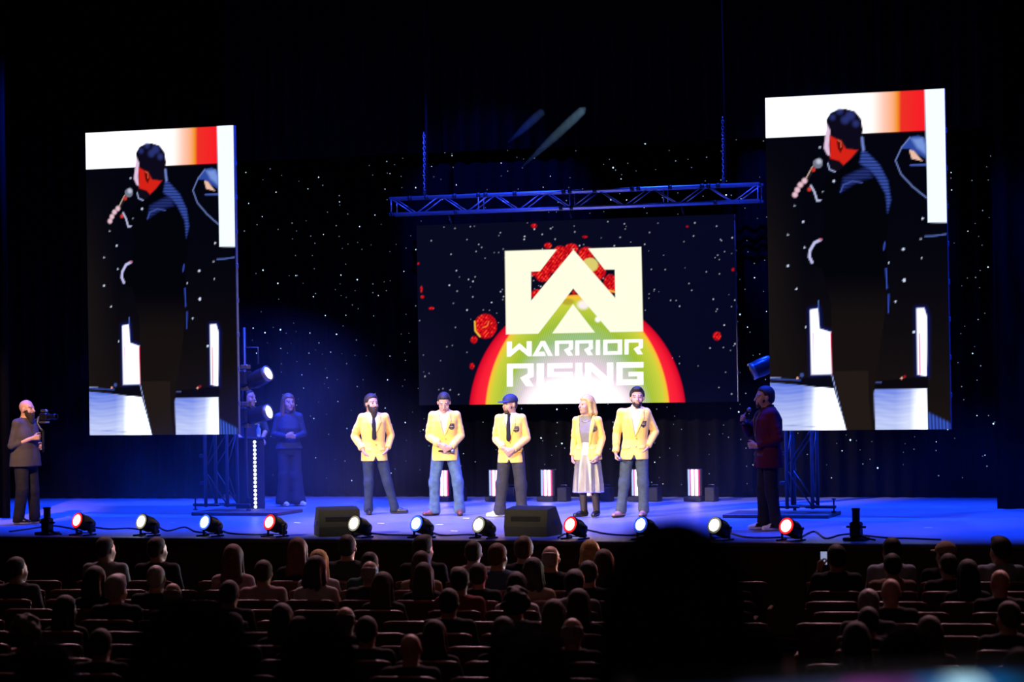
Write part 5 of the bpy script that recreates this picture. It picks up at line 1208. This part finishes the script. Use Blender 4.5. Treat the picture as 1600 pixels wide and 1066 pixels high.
# px, top y, row, hair, hair colour, clothes, head turn, words
AUD = [
 (158, 842, 0, 'short', 'dk', 'grey', -.5, 'man in light grey tee at the end of the front row'),
 (240, 842, 0, 'short', 'bk', 'black', -.5, 'man in black next to the grey tee man, face turned aside'),
 (462, 843, 0, 'long', 'rd', 'black', 0, 'woman with long auburn hair in the front row behind a blonde'),
 (540, 838, 0, 'short', 'bk', 'char', 0, 'tall dark haired man before the angled stage monitor'),
 (660, 840, 0, 'full', 'bk', 'black', -.5, 'broad man in black before the jeans man lamp'),
 (722, 847, 0, 'short', 'dk', 'beige', 0, 'short haired man in beige shirt with a clear neck line'),
 (797, 842, 0, 'full', 'br', 'black', 0, 'brown haired person in front row under the cap man'),
 (921, 846, 0, 'bob', 'bl', 'black', .3, 'blonde woman in black near the red lamp'),
 (962, 868, 1, 'long', 'dk', 'char', 0, 'woman half hidden at the edge of the huge dark head'),
 (1393, 841, 0, 'short', 'bk', 'pale', .4, 'dark haired man in pale shirt in the section past the aisle'),
 (1474, 848, 0, 'short', 'br', 'black', .6, 'person wearing a pale cap in the section past the aisle'),
 (1562, 841, 0, 'full', 'dk', 'pale', .6, 'man in pale blue shirt looking sideways at the far end'),
 (360, 854, 1, 'long', 'rd', 'rose', 0, 'woman with long brown hair and rose top before the ladder tower'),
 (495, 862, 1, 'long', 'bl', 'white', 0, 'woman with straight blonde hair and white top'),
 (566, 865, 1, 'short', 'dk', 'teal', 0, 'short haired person in teal shirt'),
 (777, 851, 1, 'short', 'rd', 'blue', -.3, 'reddish haired man in blue shirt'),
 (817, 854, 1, 'balding', 'gr', 'black', 0, 'balding man in a wide black suit below the square monitor'),
 (653, 864, 1, 'long', 'br', 'beige', 0, 'woman with long brown hair and light sleeves'),
 (876, 861, 1, 'long', 'br', 'char', 0, 'woman with loose wavy hair next to the blonde in black'),
 (1307, 852, 1, 'short', 'bk', 'black', .2, 'broad man in black raising a phone by the aisle'),
 (1360, 866, 1, 'short', 'bk', 'tan', .2, 'man in tan shirt leaning by the aisle'),
 (1447, 866, 1, 'short', 'dk', 'black', .4, 'man in black below the pale cap'),
 (17, 874, 2, 'short', 'bk', 'char', -.6, 'man at the picture edge facing sideways'),
 (408, 878, 2, 'short', 'br', 'rose', 0, 'small child in rose top beside the woman with glasses'),
 (440, 872, 2, 'bob', 'dk', 'white', -.4, 'person in white top sitting next to a child'),
 (530, 878, 2, 'balding', 'gr', 'char', 0, 'balding man with broad shoulders in dark suit'),
 (617, 882, 2, 'long', 'dk', 'black', 0, 'woman with dark brown hair before the jeans man'),
 (694, 882, 2, 'short', 'bk', 'black', 0, 'dark haired person in shadow under the blue lamp'),
 (759, 874, 2, 'bob', 'bk', 'beige', 0, 'dark wavy haired woman in beige top'),
 (872, 878, 2, 'short', 'bk', 'black', 0, 'dark head overlapping the wavy haired woman'),
 (1512, 876, 2, 'long', 'bk', 'black', .2, 'dark haired woman resting her hand past the aisle'),
 (142, 889, 3, 'bob', 'bk', 'black', -.3, 'dark bobbed person below the grey tee man'),
 (238, 886, 3, 'buzz', 'gr', 'black', 0, 'person with cropped pale hair below the man in black'),
 (597, 897, 3, 'long', 'br', 'char', -.2, 'woman with light brown hair over her shoulder'),
 (717, 889, 3, 'short', 'dk', 'red', 0, 'short haired man in dull red shirt'),
 (780, 897, 3, 'long', 'dk', 'white', 0, 'woman with long straight hair and white top'),
 (876, 894, 3, 'full', 'bk', 'grey', 0, 'dark haired person with light grey shoulders'),
 (1562, 890, 3, 'bald', 'dk', 'black', .3, 'bald man below the pale blue shirt'),
 (175, 903, 4, 'full', 'gr', 'black', -.3, 'grey haired man with ruffled hair'),
 (262, 913, 4, 'balding', 'gr', 'black', 0, 'balding grey head beside an empty seat'),
 (352, 910, 4, 'short', 'bk', 'black', 0, 'close cropped man between empty seats'),
 (1392, 904, 4, 'bald', 'dk', 'black', .2, 'bald man whose crown shines past the aisle'),
 (95, 935, 5, 'long', 'bk', 'black', -.5, 'woman with long dark hair turned aside near the picture edge'),
 (700, 922, 5, 'short', 'bk', 'black', 0, 'short haired man in black in the middle of the hall'),
 (805, 925, 5, 'curly', 'bk', 'black', 0, 'person with big curly black hair'),
 (896, 923, 5, 'long', 'dk', 'black', 0, 'woman with long dark hair next to the huge head'),
 (1357, 922, 5, 'short', 'gr', 'char', .2, 'grey haired man past the aisle'),
 (437, 947, 6, 'bob', 'bk', 'black', 0, 'person with sleek shiny dark hair'),
 (865, 940, 6, 'long', 'br', 'black', 0, 'woman with long brown hair lit at the rim'),
 (503, 950, 6, 'balding', 'br', 'black', 0, 'balding man just above the blurred round head'),
 (1357, 950, 6, 'short', 'bk', 'black', .1, 'short haired man below the grey haired man past the aisle'),
 (1575, 941, 6, 'short', 'br', 'char', .5, 'man with raised arm near the far picture edge'),
 (360, 960, 7, 'short', 'br', 'black', 0, 'small brown head beside the bobbed woman'),
 (393, 967, 7, 'bob', 'dk', 'black', -.2, 'woman with a short dark bob beside the blurred round head'),
 (568, 966, 7, 'short', 'bk', 'black', 0, 'dark head right beside the blurred round head'),
 (612, 972, 7, 'bob', 'dk', 'black', 0, 'person with a rounded bob in a middle row'),
 (677, 967, 7, 'long', 'dk', 'black', .2, 'woman with long dark hair swept to the side'),
 (737, 966, 7, 'balding', 'gr', 'black', 0, 'man with a bald crown ringed by grey hair'),
 (1452, 965, 7, 'long', 'br', 'black', .2, 'woman with long brown hair past the aisle'),
 (30, 972, 8, 'curly', 'br', 'black', 0, 'wavy haired head at the lower picture corner'),
 (150, 987, 8, 'short', 'bk', 'black', 0, 'dark head low beside the blurred crown of hair'),
 (640, 992, 8, 'bald', 'dk', 'char', 0, 'pale bald crown above a blurred dark head'),
 (1338, 975, 8, 'bob', 'dk', 'black', .1, 'dark bobbed person by the aisle, low in view'),
 (1500, 1003, 13, 'long', 'rd', 'black', .2, 'auburn haired person with a reddish lit edge, near'),
 (1390, 987, 13, 'bob', 'bk', 'black', .1, 'near dark head past the aisle above the glowing strip'),
 (1592, 1016, 11, 'short', 'bk', 'red', .3, 'dark head at the lower far picture corner'),
 (1178, 985, 13, 'bob', 'bk', 'dkblue', 0, 'blurred dark head beside the huge head'),
 (62, 1012, 14, 'long', 'rd', 'black', 0, 'large blurred head with reddish edge in the lower corner'),
 (490, 970, 15, 'bob', 'bk', 'dkblue', 0, 'blurred round dark head low in the middle of the crowd'),
 (645, 1008, 15, 'full', 'bk', 'black', 0, 'blurred dark head at the lower edge under the bald crown'),
 (805, 990, 14, 'full', 'bk', 'black', 0, 'blurred dark head at the lower edge under the curly hair'),
 (290, 946, 17, 'bob', 'bk', 'dkblue', 0, 'very blurred big crown of hair at the lower edge'),
 (1050, 832, 17, 'bob', 'bk', 'dkblue', 0, 'huge blurred dark head blocking the view of the stage'),
]
m_seat = mat('seat_fabric', (.036, .010, .009), .85, var=.25, scale=30, spec=.2); m_cap = mat('seat_wood_rim', (.17, .06, .04), .35, var=.25, scale=8); m_pan = mat('seat_back_shell', (.04, .016, .011), .55, var=.2)
# one theatre seat: faces local -y, back towards +y
seat0 = {}
prof = [(.135, .30), (.165, .34), (.235, .86), (.215, .875), (.19, .86), (.125, .40)]
seat0['back_shell'] = (MB().prism([(.155, .30), (.175, .30), (.252, .885), (.232, .885)], 'x', -.25, .25).mesh('back_shell'), m_pan)
seat0['backrest'] = (MB().prism([(.125, .42), (.155, .42), (.228, .865), (.19, .87)], 'x', -.235, .235).mesh('backrest'), m_seat)
seat0['top_rim'] = (MB().tube([(-.25, .236, .84), (-.245, .240, .885), (-.20, .243, .895), (.20, .243, .895), (.245, .240, .885), (.25, .236, .84)], .017, 8).mesh('top_rim'), m_cap)
seat0['cushion'] = (MB().box((0, -.10, .345), (.47, .44, .07), bev=.02).mesh('cushion'), m_seat)
seat0['pedestal'] = (MB().box((0, .05, .155), (.07, .30, .31), bev=.01).mesh('pedestal'), m_steel)
arm_m = MB().box((0, -.02, .60), (.045, .34, .03), bev=.01).box((0, .06, .44), (.03, .07, .30)).mesh('armrest'); arm_m.materials.append(m_cap)
for me, m in seat0.values(): me.materials.append(m)
def add_seat(k, x, y, z, occupied, lab):
    t = thing('theatre_seat', lab, 'seat', (x, y, z), PI + ROT, 'theatre seats, ' + ORD[k] + ' row')
    for n, (me, m) in seat0.items(): link(n, me, None, t)
    for sx in (-.265, .265): link('armrest', arm_m, None, t, (sx, 0, 0))
rows = {}
for px, ty, k, kind, hc, cl, hy, words in AUD:
    d = row_depth(k, px); hd = at_depth(px, ty, d); z0 = floor_z(ROWD[k]); s = min(max((hd[2] - z0) / SZ, .84), 1.13)
    rows.setdefault(k, []).append([px, hd, z0, s, kind, hc, cl, hy, words])
nseat = 0
for k in range(len(ROWD)):
    z0 = floor_z(ROWD[k]); ux = np.array((math.cos(ROT), math.sin(ROT))); R = sorted(rows.get(k, []), key=lambda a: a[0])
    org = np.array(row_xy(k, 800)); nrm = np.array((-math.sin(ROT), math.cos(ROT)))
    S = []
    for a in R: S.append(float((a[1][:2] - org) @ ux))
    for i in range(1, len(S)):           # neighbours keep a seat's width
        if S[i] - S[i - 1] < .565: S[i] = S[i - 1] + .565
    for a, s_ in zip(R, S):
        px, hd, z0_, s, kind, hc, cl, hy, words = a; p = org + ux * s_; yaw = round(hy, 1)
        t = thing('person', words, 'person', (p[0], p[1], z0), PI + ROT + (YAW - ROT) * .3, 'audience in the theatre seats'); t.scale = (s, s, s)
        bm, hm, sm, tm = aud_meshes(kind, yaw, 'raising a phone' in words)
        hmat = HM[hc]; link_m('body', bm, MS(m_skin if hc != 'bk' else m_skin2, hmat), t)
        if hm is not None: link_m('hair', hm, hmat, t)
        link_m('shirt', sm, CM[cl], t); link_m('trousers', tm, CM['char'], t)
        if 'pale cap' in words and 'below' not in words:
            P_ = seated(yaw=yaw); c = np.array(P_['head']); M = head_frame(yaw, 0); Fd = Field(*[axis_pts(c[q] - .24, c[q] + .24, .012) for q in range(3)])
            Fd.ell(hp(c, M, (0, -.012, .05)), hr((.1, .12, .095)), M, 0); X, Y, Z = Fd.grid(); Fd.D = np.maximum(Fd.D, (c[2] + .03 - Z).astype(np.float32)); co = obj_from(Fd, 'cap', CM['beige'], t)
            Fd.D[:] = 1; Fd.ell(hp(c, M, (0, .11, .04)), hr((.08, .10, .012)), M, 0); obj_from(Fd, 'brim', CM['beige'], co)
        if 'raising a phone' in words:
            q = to_world(t, (.125, -.315, 1.15)); ph = thing('phone', 'small phone with a lit screen held up by the man in black', 'phone', tuple(q), ROT)
            MB().box((0, 0, 0), (.07, .009, .14), bev=.003).build('phone_body', m_can, ph); MB().box((0, -.0055, 0), (.066, .002, .135)).build('phone_screen', mat('phone_screen', (0, 0, 0), .3, emit=(.5, .6, 1.0), es=.5), ph)
    # seats: one under each person, then empty ones in the gaps, aisle kept free
    if k > 13: lim = []
    def spx(s_): return project(np.array((*(org + ux * s_), z0 + .9)))[0]
    full = [(s_, a[8]) for a, s_ in zip(R, S)]
    def frees(a, b):
        n = int((b - a) / .565) - 1
        return [a + (b - a) * (i + 1) / (n + 1) for i in range(max(0, n))]
    secs = ((-40, 1165), (1290, 1640)) if k < 13 else ((-60, 1640),)
    for a_, b_ in secs:
        lo = float((np.array(row_xy(k, a_)) - org) @ ux); hi = float((np.array(row_xy(k, b_)) - org) @ ux); inn = [s_ for s_ in S if lo - .1 <= s_ <= hi + .3]
        pts = [lo - .565] + inn + [hi + .565]
        for a, b in zip(pts[:-1], pts[1:]): full += [(q, None) for q in frees(a, b)]
    full.sort(key=lambda q: q[0]); ne = 0
    for s_, occ in full:
        p = org + ux * s_; ne += occ is None
        lab = ('theatre seat of the ' + ' '.join(occ.split()[:11])) if occ else 'empty dark red theatre seat, %s row from the stage, %s from the left' % (ORD[k], ORD[ne - 1] if ne <= 18 else str(ne) + 'th')
        add_seat(k, p[0], p[1], z0, occ is not None, lab); nseat += 1
print('seats', nseat)

# a lit control desk close to the camera, at the lower edge of the view
c = at_depth(1420, 1077, 2.6); t = thing('control_desk', 'blurred glowing strip of a control desk at the lower picture edge', 'control desk', (c[0], c[1], c[2]), YAW + .0)
MB().box((0, .12, -.035), (.60, .30, .05), Ry(-.035), bev=.008).build('desk_body', m_can, t)
for lx in (-.25, .25): MB().box((lx, .12, (floor_z(2.6) - c[2]) / 2 - .03), (.04, .2, c[2] - floor_z(2.6) - .04)).build('desk_leg', m_can, t)
for i, (x, wd, cc, es) in enumerate(((-.24, .10, (.03, .10, .3), .2), (-.125, .11, (.10, .15, .5), .3), (-.045, .04, (.6, .1, .7), .4), (-.005, .03, (.4, .08, .6), .35), (.028, .03, (.02, .25, .8), .6), (.062, .034, (.45, .8, 1.0), 1.6), (.098, .03, (.0, .25, .8), .5), (.16, .08, (.02, .12, .3), .25))):
    MB().box((x, .02, -.006 + x * .035), (wd, .06, .008), Ry(-.035)).build('lit_panel', mat('desk_glow_%d' % i, (0, 0, 0), .4, emit=cc, es=es), t)

# ------------------------------------------------------------------ stage haze
def haze_box(name, c, d, dens, label, scale=.35, lo=.42, hi=.75):
    m = bpy.data.materials.new(name); m.use_nodes = True; nt = m.node_tree; nt.nodes.remove(nt.nodes['Principled BSDF'])
    v = nt.nodes.new('ShaderNodeVolumeScatter'); v.inputs['Anisotropy'].default_value = .1; nt.links.new(v.outputs[0], nt.nodes['Material Output'].inputs['Volume'])
    tc = nt.nodes.new('ShaderNodeTexCoord'); n = nt.nodes.new('ShaderNodeTexNoise'); n.inputs['Scale'].default_value = scale; n.inputs['Detail'].default_value = 2
    nt.links.new(tc.outputs['Object'], n.inputs['Vector'])
    mr = nt.nodes.new('ShaderNodeMapRange'); mr.inputs['From Min'].default_value = lo; mr.inputs['From Max'].default_value = hi; mr.inputs['To Min'].default_value = 0.0; mr.inputs['To Max'].default_value = dens
    nt.links.new(n.outputs['Fac'], mr.inputs['Value'])
    # thinner towards the top and the sides of the cloud
    g = nt.nodes.new('ShaderNodeVectorMath'); g.operation = 'MULTIPLY'; g.inputs[1].default_value = (2 / d[0], 2 / d[1], 1 / d[2]); nt.links.new(tc.outputs['Object'], g.inputs[0])
    ln = nt.nodes.new('ShaderNodeVectorMath'); ln.operation = 'LENGTH'; nt.links.new(g.outputs[0], ln.inputs[0])
    m2 = nt.nodes.new('ShaderNodeMapRange'); m2.inputs['From Min'].default_value = .15; m2.inputs['From Max'].default_value = 1.0; m2.inputs['To Min'].default_value = 1.0; m2.inputs['To Max'].default_value = 0.0; nt.links.new(ln.outputs['Value'], m2.inputs['Value'])
    mu = nt.nodes.new('ShaderNodeMath'); mu.operation = 'MULTIPLY'; nt.links.new(mr.outputs[0], mu.inputs[0]); nt.links.new(m2.outputs[0], mu.inputs[1]); nt.links.new(mu.outputs[0], v.inputs['Density'])
    o = MB().box((0, 0, d[2] / 2), d).build(name, m, None, c); tag(o, label, 'haze', kind='stuff')
    m.cycles.volume_step_rate = 4.0 if hasattr(m.cycles, 'volume_step_rate') else 1
    return o
haze_box('stage_haze', (-6.2, 5.4, .02), (7.4, 5.6, 3.2), .11, 'blue lit haze drifting round the woman in navy and the DJ booth')
haze_box('stage_haze', (1.2, 6.2, .02), (13.0, 5.0, 2.0), .03, 'thin haze low behind the presenters', .3)

# two faint light shafts above the truss: haze shaped as beams, lamps added
def shaft(pa_, pb_, y, rad, dens, power, label):
    a = Vector(at_y(*pa_, y)); b = Vector(at_y(*pb_, y)); m = bpy.data.materials.new('beam_haze'); m.use_nodes = True; nt = m.node_tree; nt.nodes.remove(nt.nodes['Principled BSDF'])
    v = nt.nodes.new('ShaderNodeVolumeScatter'); v.inputs['Density'].default_value = dens; nt.links.new(v.outputs[0], nt.nodes['Material Output'].inputs['Volume'])
    o = MB().tube([tuple((b - a) * f) for f in (0, .25, .5, .75, .95, 1)], [rad * .15, rad * .6, rad * .9, rad, rad * .9, rad * .2], 12, cap=False).build('light_shaft_haze', m, None, tuple(a)); tag(o, label, 'haze', kind='stuff')
    d = (a - b).normalized(); L = (a - b).length
    s_ = spot('shaft_lamp', tuple(b - d * 1.2), tuple(a), power, (.35, .65, 1.0), 9, .3, .03)
shaft((815, 262), (915, 168), 7.2, .075, .2, 1500, 'slanting pale blue shaft of light above the truss, the brighter one')
shaft((795, 222), (850, 172), 7.4, .07, .2, 250, 'fainter slanting shaft of light above the truss')
